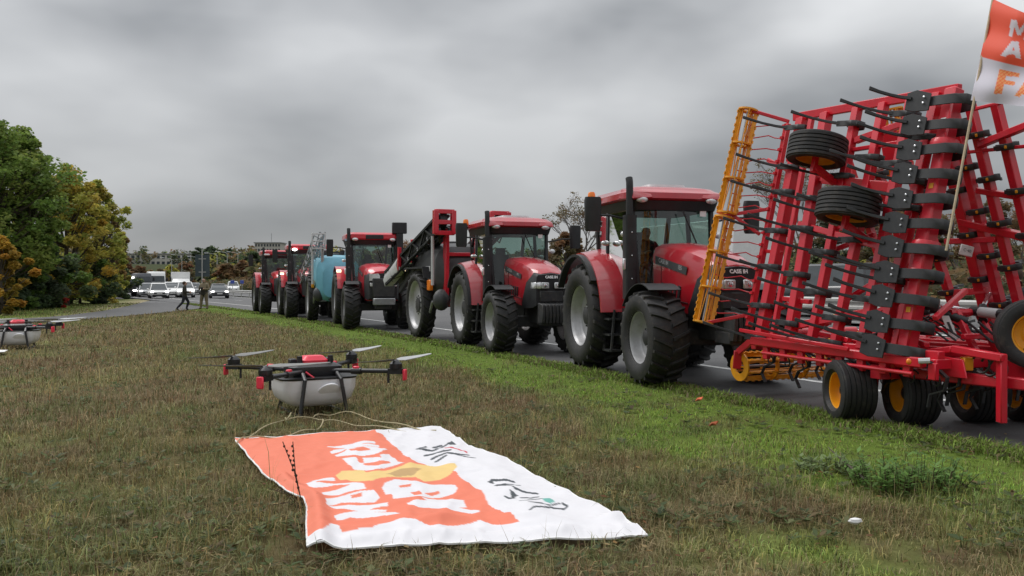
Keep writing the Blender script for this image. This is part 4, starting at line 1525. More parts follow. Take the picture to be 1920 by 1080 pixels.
# near wing: the bars that lay across the field now stand upright
bars = [((1477, 232), (1404, 612), .075), ((1505, 222), (1424, 645), .13), ((1550, 212), (1478, 655), .125), ((1608, 202), (1519, 655), .10),
        ((1658, 193), (1564, 655), .10), ((1711, 184), (1616, 655), .11), ((1759, 175), (1650, 668), .11)]
for a, b, w in bars:
    cp('upright_bar', MB().beam(NW.px(*a), NW.px(*b), w * 1.05, w * 1.05, RD))
cp('upright_bar', MB().beam(NW.px(1522, 222), NW.px(1448, 640), .07, .07, RD))
HT, HBm = NW.px(1790, 166), NW.px(1694, 690)
cp('main_beam', MB().beam(HT, HBm, .165, .16, RD), bevel=.02)
cp('main_beam', MB().beam(NW.px(1771, 250, -.05), NW.px(1672, 690, -.05), .11, .11, RD), bevel=.02)
for (a, b, w, h) in (((1490, 220), (1800, 166), .08, .11), ((1604, 264), (1697, 231), .08, .08), ((1600, 281), (1720, 262), .07, .05), ((1500, 421), (1692, 474), .08, .10),
                     ((1545, 336), (1680, 352), .09, .12), ((1520, 332), (1640, 362), .05, .07), ((1476, 614), (1640, 583), .07, .09), ((1560, 430), (1580, 425), .05, .05),
                     ((1468, 560), (1520, 566), .06, .06), ((1640, 590), (1692, 560), .06, .08), ((1476, 300), (1510, 300), .05, .05), ((1430, 470), (1466, 474), .05, .05)):
    cp('cross_rail', MB().beam(NW.px(*a, -.02), NW.px(*b, -.02), h, w, RD))
for py in (276, 467, 520):
    t_ = (py - 166) / 524
    p = HT.lerp(HBm, t_)
    x, y, a = ortho(NW.V)
    cp('hinge_lug', MB().lathe([(.15, -.06), (.16, -.02), (.16, .02), (.15, .06)], 12, p, NW.V), bevel=0)
for t_, w_, h_, m_ in ((.13, .07, .10, 'print_white'), (.36, .06, .06, 'yellow'), (.57, .07, .11, 'print_white'), (.80, .06, .06, 'yellow')):
    p = HT.lerp(HBm, t_) + NW.W * .083
    cp('warning_sticker', MB().box(p, (w_, .006, h_), NW.frame()), m_, bevel=0)
# tines on the main beam
for i in range(11):
    t_ = (196 + i * 46.5 - 166) / 524
    p = HT.lerp(HBm, t_)
    o_ = put_tine(NW, p, True)
    b_ = link('bolts', BOLTS, o_); b_['kind'] = 'stuff'
# tines on the other bars, staggered
stag = [None, [243, 318, 365, 438, 505, 577, 636], [378, 435, 520, 610], [236, 335, 405, 478, 552, 640], [300, 395, 455, 600, 645], [218, 312, 420, 505, 565, 632], [262, 345, 395, 530, 610]]
for (a, b, w), ys in zip(bars, stag):
    if not ys:
        continue
    p0, p1 = NW.px(*a), NW.px(*b)
    for y in ys:
        t_ = (y - a[1]) / (b[1] - a[1])
        p = p0.lerp(p1, t_)
        o_ = put_tine(NW, p, False, random.uniform(-.05, .05))
        cb_ = link('clamp_block', CLAMP, o_); cb_.location = (.07, .02, .03)
# thin red harrow tines with a bend
for i in range(17):
    t_ = (i + .3) / 17
    p0 = NW.px(1477, 232).lerp(NW.px(1404, 612), t_)
    d1 = NW.U * .25 + NW.W * .10
    pts = [p0, p0 + d1 * .6 + NW.V * .02, p0 + d1 + NW.V * (.04 + .02 * (i % 2)), p0 + NW.U * .40 + NW.W * .25 + NW.V * .0, p0 + NW.U * .52 + NW.W * .36 + NW.V * .03]
    cp('harrow_tine', MB().tube(pts, .0085, 5), bevel=0)
    cp('harrow_clamp', MB().box(p0 + NW.W * .05, (.05, .05, .04), NW.frame()), bevel=0)
# gauge wheels lying against the wing
for (px, py, w) in ((1532, 281, .42), (1590, 388, .42)):
    c = NW.px(px, py, w)
    tyre, rim, hub = wheel_meshes(.365, .345, .24, 'rib', 'yellow')
    o_ = link('gauge_wheel', hub, cult)
    fr = Matrix((NW.U, NW.V * -1, NW.U.cross(NW.V * -1))).transposed().to_4x4()
    o_.matrix_local = Matrix.Translation(c - KB) @ fr
    link('tyre', tyre, o_); link('rim', rim, o_)
    cp('wheel_arm', MB().beam(c - NW.V * .22, NW.px(px + 35, py + 62, .05), .08, .08).beam(c - NW.V * .30, c + NW.V * .05, .07))
    pts = [c + NW.U * (.42 * math.cos(q)) + NW.V * (.23 * math.sin(q)) for q in np.linspace(-1.3, 1.3, 9)]
    cp('scraper_hoop', MB().tube(pts, .012, 5), 'steel', bevel=0)


def cage_roller(c0, c1, r, nb=7, notched=True, name='cage_roller'):
    """yellow cage roller between two centres"""
    ax = (c1 - c0).normalized()
    x, y, a = ortho(ax)
    ln = (c1 - c0).length
    ctr = MB().tube([c0, c1], .018, 8)
    root = cp(name, ctr, 'steel', bevel=0)
    for k in range(nb):
        an = 2 * PI * k / nb + .35
        dr = x * math.cos(an) + y * math.sin(an)
        tg = a.cross(dr)
        mb = MB()
        p0 = c0 + dr * r; p1 = c1 + dr * r
        mb.beam(p0, p1, .014, .055, dr)
        if notched:
            m = int(ln / .10)
            for q in range(m):
                mb.beam(p0.lerp(p1, (q + .3) / m) + dr * .026, p0.lerp(p1, (q + .7) / m) + dr * .026, .014, .03, dr)
        o_ = mb.mesh('cage_bar', 'yellow', origin=KB)
        link('cage_bar', o_, root)
    for q in (0.0, .33, .67, 1.0):
        p = c0.lerp(c1, q)
        mb = MB().lathe([(r + .02, -.012), (r + .02, .012), (r - .05 if 0 < q < 1 else r * .55, .012), (r - .05 if 0 < q < 1 else r * .55, -.012)], 18, p, ax, closed=True)
        link('end_plate' if q in (0.0, 1.0) else 'cage_ring', mb.mesh('cage_ring', 'yellow', origin=KB), root)
    for q in (c0, c1):
        link('end_spoke', MB().beam(q + x * r * .6, q - x * r * .6, .03, .02).mesh('end_spoke', 'yellow', origin=KB), root)
    for k in range(5):
        an = 2 * PI * k / 5
        dr = x * math.cos(an) + y * math.sin(an)
        dr2 = x * math.cos(an + 1.2) + y * math.sin(an + 1.2)
        link('brace_rod', MB().tube([c0 + dr * r * .8, c1 + dr2 * r * .8], .008, 5).mesh('brace_rod', 'yellow', origin=KB), root)
    return root


WR = .42
cage_roller(NW.px(1403, 207, WR), NW.px(1362, 400, WR), .125, 5)
cage_roller(NW.px(1358, 408, WR), NW.px(1318, 604, WR), .125, 5)
for (a, b) in (((1405, 206), (1480, 228)), ((1360, 404), (1442, 392)), ((1320, 606), (1404, 590)), ((1362, 395), (1425, 440))):
    cp('roller_arm', MB().beam(NW.px(*a, WR), NW.px(*b, 0), .035, .05))

# far wing, seen through and beside the near one
for (x0, w) in ((1819, .10), (1785, .10), (1757, .14), (1868, .10), (1700, .10), (1640, .10), (1590, .09)):
    a, b = (x0, 196), (x0 + 106, 630)
    if x0 < 1750:
        a = (x0, 300)
    cp('upright_bar', MB().beam(FWG.px(*a), FWG.px(*b), w, w, RD))
    for k, t_ in enumerate((.08, .27, .46, .65, .86)):
        t_ += .05 * ((x0 // 7) % 3)
        p = FWG.px(*a).lerp(FWG.px(*b), t_)
        o_ = put_tine(FWG, p, False, .1)
        cb_ = link('clamp_block', CLAMP, o_); cb_.location = (-.08, -.10, .0); cb_.scale = (.5, .5, .7)
for (a, b, w) in (((1836, 272), (1945, 228), .08), ((1800, 287), (1945, 272), .04), ((1832, 357), (1905, 368), .07), ((1800, 415), (1945, 450), .09), ((1773, 453), (1869, 449), .07), ((1826, 205), (1880, 192), .04),
                  ((1780, 550), (1850, 545), .08), ((1905, 368), (1945, 350), .06)):
    cp('cross_rail', MB().beam(FWG.px(*a, -.03), FWG.px(*b, -.03), w, w, RD))

cage_roller(FWG.px(1668, 205, .35), FWG.px(1690, 330, .35), .14, 6)
cp('wing_plate', MB().prism([(0, 0), (.30, 0), (.30, .42), (.10, .50), (0, .40)], FWG.px(1690, 300, .1), FWG.U, FWG.V, .02))
cp('ram_body', MB().tube([FWG.px(1640, 318, -.2), FWG.px(1700, 300, -.2)], .035, 8), 'pale_grey', bevel=0)
for (a, b) in (((1560, 470), (1640, 440)), ((1590, 560), (1680, 505)), ((1500, 640), (1560, 600)), ((1440, 300), (1500, 330)), ((1425, 600), (1478, 570)), ((1600, 640), (1650, 650))):
    cp('diagonal_brace', MB().beam(NW.px(*a, -.12), NW.px(*b, -.12), .05, .06, RD))
# centre section
def Q(s, t, z):
    return st(s, t, z)


for t in (7.78, 8.3, 8.9, 9.45):
    cp('frame_beam', MB().beam(Q(6.9, t, .86), Q(10.0, t, .86), .10, .10))
for s in (6.95, 7.75, 8.5, 9.25, 9.95):
    cp('frame_beam', MB().beam(Q(s, 7.7, .77), Q(s, 9.55, .77), .11, .11))
    for k in range(4):
        t = 7.85 + .48 * k + (.12 if int(s * 4) % 2 else 0)
        pts = [Q(s, t, .74), Q(s - .12, t, .66), Q(s - .10, t, .54), Q(s + .10, t, .46), Q(s + .16, t, .36), Q(s + .08, t, .24)]
        cp('tine', MB().strip(pts, RN, .045, .016), 'tine_black', bevel=0)
cp('hinge_beam', MB().beam(Q(7.0, 7.64, .78), Q(9.9, 7.64, .84), .09, .11), bevel=.015)
cp('hinge_rod', MB().tube([Q(7.1, 7.58, .66), Q(9.6, 7.58, .70)], .022, 8), bevel=0)
cp('hinge_beam', MB().beam(Q(7.0, 9.62, .80), Q(9.9, 9.62, .84), .14, .20), bevel=.015)
cp('axle_beam', MB().beam(Q(7.7, 7.65, .62), Q(7.6, 9.65, .62), .16, .16))
for (s, t) in ((8.15, 7.70), (7.66, 8.16), (7.5, 9.05), (7.35, 9.66)):
    w = wheel(cult, 'transport_wheel', Q(s, t, .36) - KB, .36, .42, .215, -1, 'rib', 'yellow', rot=(0, .4, math.atan2(-RN.y, -RN.x) - PI / 2 - .36))
    cp('wheel_leg', MB().prism([(-.10, -.05), (.10, -.05), (.14, .35), (-.16, .35)], Q(s, t + .30, .40), RD, (0, 0, 1), .05))
cage_roller(Q(10.45, 7.85, .43), Q(10.45, 9.45, .43), .19, 8)
for t in (7.80, 9.5):
    cp('roller_arm', MB().beam(Q(10.45, t, .40), Q(10.42, t, .66), .04, .12).beam(Q(10.42, t, .64), Q(9.95, t, .92), .05, .10))
cp('roller_yoke', MB().tube([Q(9.95, 7.8, .92), Q(9.95, 9.5, .92)], .075, 10), bevel=0)
cp('drag_bar', MB().beam(Q(10.05, 7.55, .98), Q(8.0, 7.55, .86), .04, .05))
for k in range(9):
    s_ = 6.9 + .34 * k
    cp('bracket', MB().box(Q(s_, 7.66, .70), (.10, .06, .18), Matrix.Rotation(math.atan2(RD.y, RD.x), 3, 'Z')))
    cp('tie_rod', MB().tube([Q(s_, 7.62, .80), Q(s_ + .30, 8.25, .62)], .016, 6), 'implement_red' if k % 2 else 'tine_black', bevel=0)
    c = Q(s_ + .1, 7.75, .60)
    cp('coil_spring', MB().tube([c + RD * (.07 * math.cos(q)) + Vector((0, 0, .07 * math.sin(q))) + RN * (.012 * q) for q in np.linspace(0, 9, 22)], .010, 5), 'tine_black', bevel=0)
for k in range(7):
    t = 7.75 + .27 * k
    pts = [Q(6.92, t, .72), Q(6.80, t, .64), Q(6.84, t, .50), Q(7.02, t, .44), Q(7.05, t, .30)]
    cp('tine', MB().strip(pts, RN, .045, .016), 'tine_black', bevel=0)
for (a, b) in (((7.2, 7.9, .95), (8.6, 8.4, 1.15)), ((7.4, 9.3, .95), (8.9, 8.7, 1.2)), ((8.2, 7.75, .95), (9.6, 8.5, .95)), ((7.0, 8.2, 1.05), (7.0, 9.0, 1.05)), ((7.1, 7.9, 1.25), (7.3, 8.6, 1.55))):
    cp('strut', MB().beam(Q(*a), Q(*b), .06, .06))
for k in range(6):
    p = [Q(7.1, 8.1 + .12 * k, 1.0), Q(7.5, 8.05 + .1 * k, 1.25), Q(8.1, 8.2 + .09 * k, 1.05), Q(8.7, 8.3 + .05 * k, .92)]
    cp('hydraulic_hose', MB().tube(p, .012, 5), 'black', bevel=0)
# headstock, drawbar and front frame
cp('drawbar', MB().beam(Q(7.0, 8.6, .72), Q(2.6, 8.6, .62), .22, .22), bevel=.02)
for t in (7.95, 9.25):
    cp('front_frame', MB().beam(Q(7.5, t, .62), Q(5.0, (t + 8.6) / 2, .62), .10, .12), bevel=.015)
    cp('front_frame', MB().beam(Q(7.45, t, .83), Q(6.9, t, .93), .09, .07).beam(Q(6.9, t, .93), Q(6.3, t, .88), .09, .08), bevel=.01)
cp('stand_leg', MB().beam(Q(6.35, 7.98, .92), Q(6.35, 7.98, .22), .10, .07))
cp('side_plate', MB().prism([(0, .08), (.45, .08), (.40, .28), (.1, .30)], Q(7.15, 7.93, .55), -RD, (0, 0, 1), .02))
for k in range(3):
    c = Q(6.62 - .10 * k, 8.02, .80 - .02 * k)
    cp('spring_coil', MB().tube([c + RN * (.05 * math.sin(q) * 0) + RD * (.10 * math.cos(q)) + Vector((0, 0, .10 * math.sin(q))) for q in np.linspace(.4, 5.2, 14)], .013, 6), 'tine_black', bevel=0)
cp('towing_eye', MB().box(Q(6.78, 8.0, .78), (.10, .10, .14)), 'yellow')
# tall centre tower that carries the folded wings
for t in (8.45, 8.78):
    cp('tower', MB().beam(Q(7.0, t, .8), Q(7.3, t, 1.32), .07, .07).beam(Q(7.3, t, 1.32), Q(8.6, t, .9), .06, .07))
cp('tower', MB().tube([Q(7.3, 8.35, 1.30), Q(7.3, 8.90, 1.30)], .04, 8), bevel=0)
for t, e in ((8.5, 7.95), (8.75, 9.35)):
    cp('ram_body', MB().tube([Q(7.2, t, 1.20), Q(7.45, (t + e) / 2, 1.35)], .05, 10), 'black', bevel=0)
    cp('ram_rod', MB().tube([Q(7.45, (t + e) / 2, 1.35), Q(7.6, e, 1.50)], .025, 8), 'chrome', bevel=0)
a0 = PY(1765, 573, 10.4); a1 = PY(1822, 583, 10.1); a2 = PY(1880, 590, 9.7); a3 = PY(1935, 600, 9.3)
cp('ram_rod', MB().tube([a0, a1], .022, 8), 'chrome', bevel=0)
cp('ram_body', MB().tube([a1, a1.lerp(a2, .35)], .055, 10), 'black', bevel=0)
cp('ram_sleeve', MB().tube([a1.lerp(a2, .3), a1.lerp(a2, .9)], [.06, .062], 10), 'pale_grey', bevel=0)
cp('ram_body', MB().tube([a1.lerp(a2, .85), a3], .058, 10), 'black', bevel=0)
# hoses looping over the drawbar
for k in range(5):
    p = [Q(7.2 - .1 * k, 8.5 + .06 * k, 1.2), Q(6.8, 8.4 + .07 * k, 1.0 + .05 * k), Q(6.2, 8.35 + .05 * k, .92), Q(5.6, 8.5 + .04 * k, 1.0), Q(4.6, 8.6, .95)]
    cp('hydraulic_hose', MB().tube(p, .014, 6), 'black', bevel=0)
w = link('support_wheel', wheel_meshes(.36, .30, .22, 'rib', 'yellow')[2], cult)
w.location = PY(1938, 626, 9.1) - KB
w.rotation_euler = (0, 0, math.atan2(-.94, -.35) - PI / 2)
link('tyre', wheel_meshes(.36, .30, .22, 'rib', 'yellow')[0], w); link('rim', wheel_meshes(.36, .30, .22, 'rib', 'yellow')[1], w)
# marker plates: white box with dark marks, hanging tag, amber lamp and grey tube on the beam
pc = PY(1812, 470, 10.6)
mk = cp('marker_plate', MB().box(pc, (.16, .03, .13), Matrix.Rotation(.25, 3, 'Y')), 'print_white')
cp('marker_print', text_mb('C·40', .05, pc + Vector((0, -.02, 0)), (.97, 0, -.25), (.25, 0, .97), .002), 'black', bevel=0, parent=mk)['kind'] = 'stuff'
tg0 = PY(1764, 592, 9.9)
tgo = cp('hanging_tag', MB().prism([(0, 0), (.09, 0), (.20, -.26), (.12, -.28)], tg0, (1, 0, 0), (0, 0, 1), .006), 'print_white')
cp('tag_print', MB().prism([(.06, -.07), (.09, -.07), (.14, -.19), (.11, -.19)], tg0 + Vector((0, -.009, 0)), (1, 0, 0), (0, 0, 1), .002), 'tank_grey', bevel=0, parent=tgo)
cp('marker_lamp', MB().ball(PY(1704, 678, 9.35), (.028, .028, .035), 10, 7), 'amber', bevel=0)
cp('grey_sleeve', MB().tube([PY(1722, 677, 9.35), PY(1744, 676, 9.3)], .03, 8), 'pale_grey', bevel=0)

# ------------------------------------------------------------------ flag on a wooden pole tied to the cultivator
fp0 = NW.px(1774, 470, .30); fp1 = NW.px(1864, -14, .30)
flagpole = thing('flag', 'orange and white flag on a wooden pole above the cultivator', 'flag', fp0)
MB().tube([fp0, fp1], .013, 8).build('pole', 'wood', flagpole, origin=fp0)
nu, nv_ = 90, 110
vs_, uvp = [], []
for j in range(nv_ + 1):
    b = j / nv_
    x0, y0 = 1862 + (1820 - 1862) * b, -2 + (188 + 2) * b
    for i in range(nu + 1):
        a = i / nu
        x1 = x0 + 190 * a
        y1 = y0 + (.48 * (1 - b) + .13 * b) * 190 * a * (1 - .25 * a)
        w = .30 + .10 * math.sin(a * 7 + b * 2) * min(1, a * 4) * .6 + .018 * math.sin(a * 2 + b * 16)
        p = NW.px(x1, y1, w)
        vs_.append(p - fp0); uvp.append((x1, y1, b))
uvp = np.array(uvp)
X, Y, B = uvp[:, 0], uvp[:, 1], uvp[:, 2]
orange = np.array([0.80, 0.105, 0.055]); white = np.array([0.62, 0.60, 0.68])
C = np.where((B < .572)[:, None], orange, white)
wht = np.array([0.66, 0.62, 0.68])
Mp = [(1897, 37), (1890, 68), (1898.5, 69), (1902, 51), (1908, 66), (1913, 66), (1922, 52), (1920, 75), (1929, 76), (1934, 43), (1923, 41), (1911, 55), (1906, 38)]
Ap = [(1897, 77), (1910, 78), (1914, 111), (1904, 109), (1903, 103), (1892, 101.5), (1886, 106), (1876, 104)]
C[in_poly(X, Y, Mp)] = wht
C[in_poly(X, Y, Ap)] = wht
C[in_poly(X, Y, [(1901, 89), (1902.5, 95), (1897, 94.5)])] = orange
Fp_ = [(1875, 130), (1913, 137), (1911, 145), (1887, 142), (1885, 150), (1904, 154), (1902, 160), (1883, 158), (1879, 176), (1863, 176)]
A2 = [(1902, 180), (1922, 152), (1932, 153), (1944, 186), (1933, 185), (1931, 179), (1916, 177), (1912, 182)]
letter = in_poly(X, Y, Fp_) | in_poly(X, Y, A2)
stripe = (np.sin((X * .8 + Y * 1.1) * .9) > .35)[:, None]
C = np.where(letter[:, None], np.where(stripe, np.array([0.86, 0.42, 0.16]), np.array([0.82, 0.17, 0.06])), C)
fs = np.array([(j * (nu + 1) + i, j * (nu + 1) + i + 1, (j + 1) * (nu + 1) + i + 1, (j + 1) * (nu + 1) + i) for j in range(nv_) for i in range(nu)])
link('flag_cloth', np_mesh('flag_cloth', np.array([tuple(v) for v in vs_]), fs, 'print', C, smooth=True), flagpole)

# ------------------------------------------------------------------ printed banner lying on the grass
def polyl(pts, u):
    """point along a polyline by arc length fraction"""
    P = [Vector(p) for p in pts]
    ls = [(b - a).length for a, b in zip(P[:-1], P[1:])]
    d = u * sum(ls)
    for a, b, l in zip(P[:-1], P[1:], ls):
        if d <= l:
            return a.lerp(b, d / l)
        d -= l
    return P[-1]


BL = [G(*p) for p in ((440, 832), (490, 893), (530, 925), (570, 948), (576, 962), (575, 1000), (577, 1045))]
BR_ = [G(*p) for p in ((825, 808), (880, 845), (950, 872), (1030, 915), (1080, 942), (1120, 955), (1165, 985), (1213, 1015))]
nu, nv_ = 220, 330
V = np.zeros(((nv_ + 1) * (nu + 1), 3))
UVg = np.zeros(((nv_ + 1) * (nu + 1), 2))
k = 0
for j in range(nv_ + 1):
    v = j / nv_
    a, b = polyl(BL, v), polyl(BR_, v)
    for i in range(nu + 1):
        u = i / nu
        q = a.lerp(b, u)
        V[k] = q; UVg[k] = (u, v); k += 1
X, Y = V[:, 0], V[:, 1]
PXb = 960 + F * X / Y
PYb = HZ + F * CH / Y
U_, V_ = UVg[:, 0], UVg[:, 1]
edge = np.minimum(np.minimum(U_, 1 - U_) * 6, np.minimum(V_, 1 - V_) * 9).clip(0, 1)
Zb = .035 + .040 * (fbm(X * 1.6, Y * 1.6, 71) - .35) + .022 * (np.sin((X * 3.2 + Y * .9) * 2.1 + 3 * fbm(X * 2, Y * 2, 5)) * .5 + .5) * edge
Zb += .05 * np.exp(-((V_ - .97) / .02) ** 2) * (fbm(X * 6, Y * 2, 31)) + .045 * np.exp(-((V_ - .90 - .02 * np.sin(U_ * 9)) / .018) ** 2) * (.4 + .6 * np.sin(U_ * 11) ** 2)
Zb += .05 * np.exp(-((U_ - .04) / .03) ** 2) * (V_ > .5)
Zb += .010 * (np.abs(np.sin(X * 9 + 5 * fbm(X * 1.3, Y * 1.3, 91))) ** 6 + np.abs(np.sin((Y - X * .4) * 7 + 6 * fbm(X * 1.1, Y * 1.1, 95))) ** 8) + .006 * fbm(X * 9, Y * 9, 97)
V[:, 2] = np.maximum(Zb, .02)
z8 = lambda P: [(420 + x / 2.3415, 780 + y / 2.3415) for x, y in P]
z1 = lambda P: [(560 + x / 4.908, 800 + y / 4.908) for x, y in P]
z2 = lambda P: [(740 + x / 5.333, 800 + y / 5.333) for x, y in P]
BW = np.array([.80, .79, .82]); BO = np.array([.84, .225, .135]); BY = np.array([.84, .60, .24]); BBr = np.array([.55, .36, .16]); BK = np.array([.075, .085, .095]); BT = np.array([.16, .46, .40]); BR2 = np.array([.62, .10, .12])
C = np.tile(BW, (len(V), 1))


def paint(poly, col):
    C[in_poly(PXb, PYb, poly)] = col


paint(z8([(-100, 40), (350, 20), (665, 60), (665, 88), (700, 110), (730, 145), (800, 205), (850, 235), (1020, 280), (1060, 318), (1130, 352), (1160, 425), (1300, 510), (1210, 512), (1120, 495), (1010, 520), (920, 533), (850, 520), (770, 505), (650, 545), (520, 555), (485, 530), (430, 570), (340, 590), (-100, 590)]), BO)
paint(z1([(245, 245), (450, 225), (570, 205), (705, 200), (705, 222), (570, 228), (735, 240), (745, 262), (540, 250), (400, 290), (310, 305), (290, 290), (430, 255)]), BW)
paint(z1([(330, 325), (470, 275), (560, 255), (720, 262), (815, 292), (730, 325), (600, 340), (440, 330), (350, 335)]), BW)
paint(z1([(460, 285), (560, 262), (660, 275), (650, 295), (560, 308), (480, 300)]), BO)
paint(z1([(395, 360), (510, 350), (560, 390), (600, 395), (590, 360), (700, 355), (760, 370), (750, 335), (830, 318), (915, 380), (985, 398), (900, 430), (780, 460), (640, 475), (540, 470)]), BW)
paint(z1([(590, 400), (740, 385), (830, 385), (850, 400), (740, 430), (610, 415)]), BO)
paint(z1([(340, 510), (400, 475), (590, 470), (620, 490), (830, 470), (960, 430), (1020, 410), (1240, 420), (1440, 410), (1460, 440), (1410, 490), (1300, 530), (1150, 560), (1080, 520), (900, 530), (740, 550), (680, 580), (560, 580), (400, 560)]), BY)
paint(z1([(800, 510), (940, 460), (1130, 450), (1060, 510), (900, 530)]), BBr)
paint(z1([(60, 580), (130, 540), (230, 520), (330, 530), (340, 560), (200, 560), (150, 580), (330, 590), (500, 580), (600, 600), (620, 660), (520, 650), (380, 690), (220, 700), (215, 670), (380, 630), (480, 600), (330, 600), (130, 625)]), BW)
paint(z1([(245, 735), (440, 690), (560, 665), (700, 670), (750, 710), (700, 755), (580, 765), (400, 750), (260, 785)]), BW)
paint(z1([(480, 695), (580, 675), (580, 700), (490, 715)]), BO)
paint(z1([(260, 785), (460, 775), (560, 790), (820, 780), (820, 805), (640, 825), (810, 835), (800, 858), (660, 850), (880, 875), (935, 910), (700, 915), (470, 905), (400, 935), (345, 940), (325, 890), (380, 865), (540, 840), (380, 820)]), BW)
paint(z1([(765, 650), (790, 590), (880, 550), (1000, 545), (1130, 570), (1330, 590), (1440, 590), (1465, 620), (1420, 670), (1300, 710), (1180, 720), (1050, 725), (960, 740), (870, 740), (860, 690), (800, 690)]), BW)
for h in ([(920, 610), (1040, 590), (1030, 620), (930, 640)], [(1030, 680), (1110, 660), (1140, 700), (1060, 705)], [(1150, 690), (1290, 640), (1300, 660), (1230, 700)]):
    paint(z1(h), BO)
paint(z1([(990, 790), (1180, 750), (1130, 730), (1510, 730), (1545, 800), (1480, 805), (1660, 840), (1665, 870), (1590, 875), (1340, 830), (1100, 835)]), BW)
for pts, w, col in (([(215, 290), (250, 275), (310, 270)], 24, BK), ([(215, 297), (380, 303), (480, 260), (545, 215)], 13, BK), ([(385, 270), (470, 245)], 16, BK), ([(500, 272), (560, 272), (720, 325)], 12, BR2),
                    ([(300, 350), (380, 340), (490, 298), (560, 300)], 17, BK), ([(360, 385), (520, 335), (600, 348), (745, 352)], 12, BK), ([(600, 350), (810, 390)], 9, BK), ([(405, 405), (520, 355)], 14, BK),
                    ([(970, 612), (1200, 628)], 14, BK), ([(1020, 660), (1160, 680), (1200, 715), (1280, 730), (1430, 735)], 18, BK), ([(1000, 660), (1255, 660)], 7, BK), ([(1100, 790), (1140, 805), (1200, 795)], 17, BK),
                    ([(1260, 790), (1370, 790), (1440, 768)], 13, BK), ([(1250, 835), (1330, 820), (1480, 795)], 9, BK), ([(1330, 865), (1560, 860), (1650, 835)], 9, BK), ([(1350, 940), (1400, 905), (1560, 880), (1690, 880), (1725, 850), (1680, 835)], 16, BK)):
    C[near_line(PXb, PYb, z2(pts), w / 5.333)] = col
for poly, col in (([(545, 215), (570, 195), (615, 232), (545, 232)], BK), ([(930, 625), (970, 603), (1000, 645)], BK), ([(1150, 730), (1235, 770), (1170, 800)], BK), ([(1475, 795), (1555, 795), (1600, 830), (1560, 850), (1500, 840)], BT)):
    paint(z2(poly), col)
fs = np.array([(j * (nu + 1) + i, (j + 1) * (nu + 1) + i, (j + 1) * (nu + 1) + i + 1, j * (nu + 1) + i + 1) for j in range(nv_) for i in range(nu)])
# hem: turn the border down to give the cloth an edge
bme = np_mesh('banner', V, fs, 'print', C, smooth=True)
banner = tag(link('banner', bme), 'large orange and white printed banner spread on the grass', 'banner')
hem = MB()
ring_ = [V[i] for i in range(nu + 1)] + [V[j * (nu + 1) + nu] for j in range(nv_ + 1)] + [V[nv_ * (nu + 1) + i] for i in range(nu, -1, -1)] + [V[j * (nu + 1)] for j in range(nv_, -1, -1)]
ring_ = ring_[::6]
hem.tube([Vector(p) + Vector((0, 0, -.006)) for p in ring_], .009, 5, caps=False)
hem.build('hem', 'print_white', banner)


tp_ = mat('tank_plastic', (0.92, 0.92, 0.94), .4, var=.05)
t_ = tp_.node_tree
tl_ = N(t_, 'ShaderNodeBsdfTranslucent'); tl_.inputs[0].default_value = (.95, .95, .97, 1)
ms_ = N(t_, 'ShaderNodeMixShader'); ms_.inputs[0].default_value = .12
t_.links.new(t_.nodes['Principled BSDF'].outputs[0], ms_.inputs[1]); t_.links.new(tl_.outputs[0], ms_.inputs[2]); t_.links.new(ms_.outputs[0], t_.nodes['Material Output'].inputs[0])

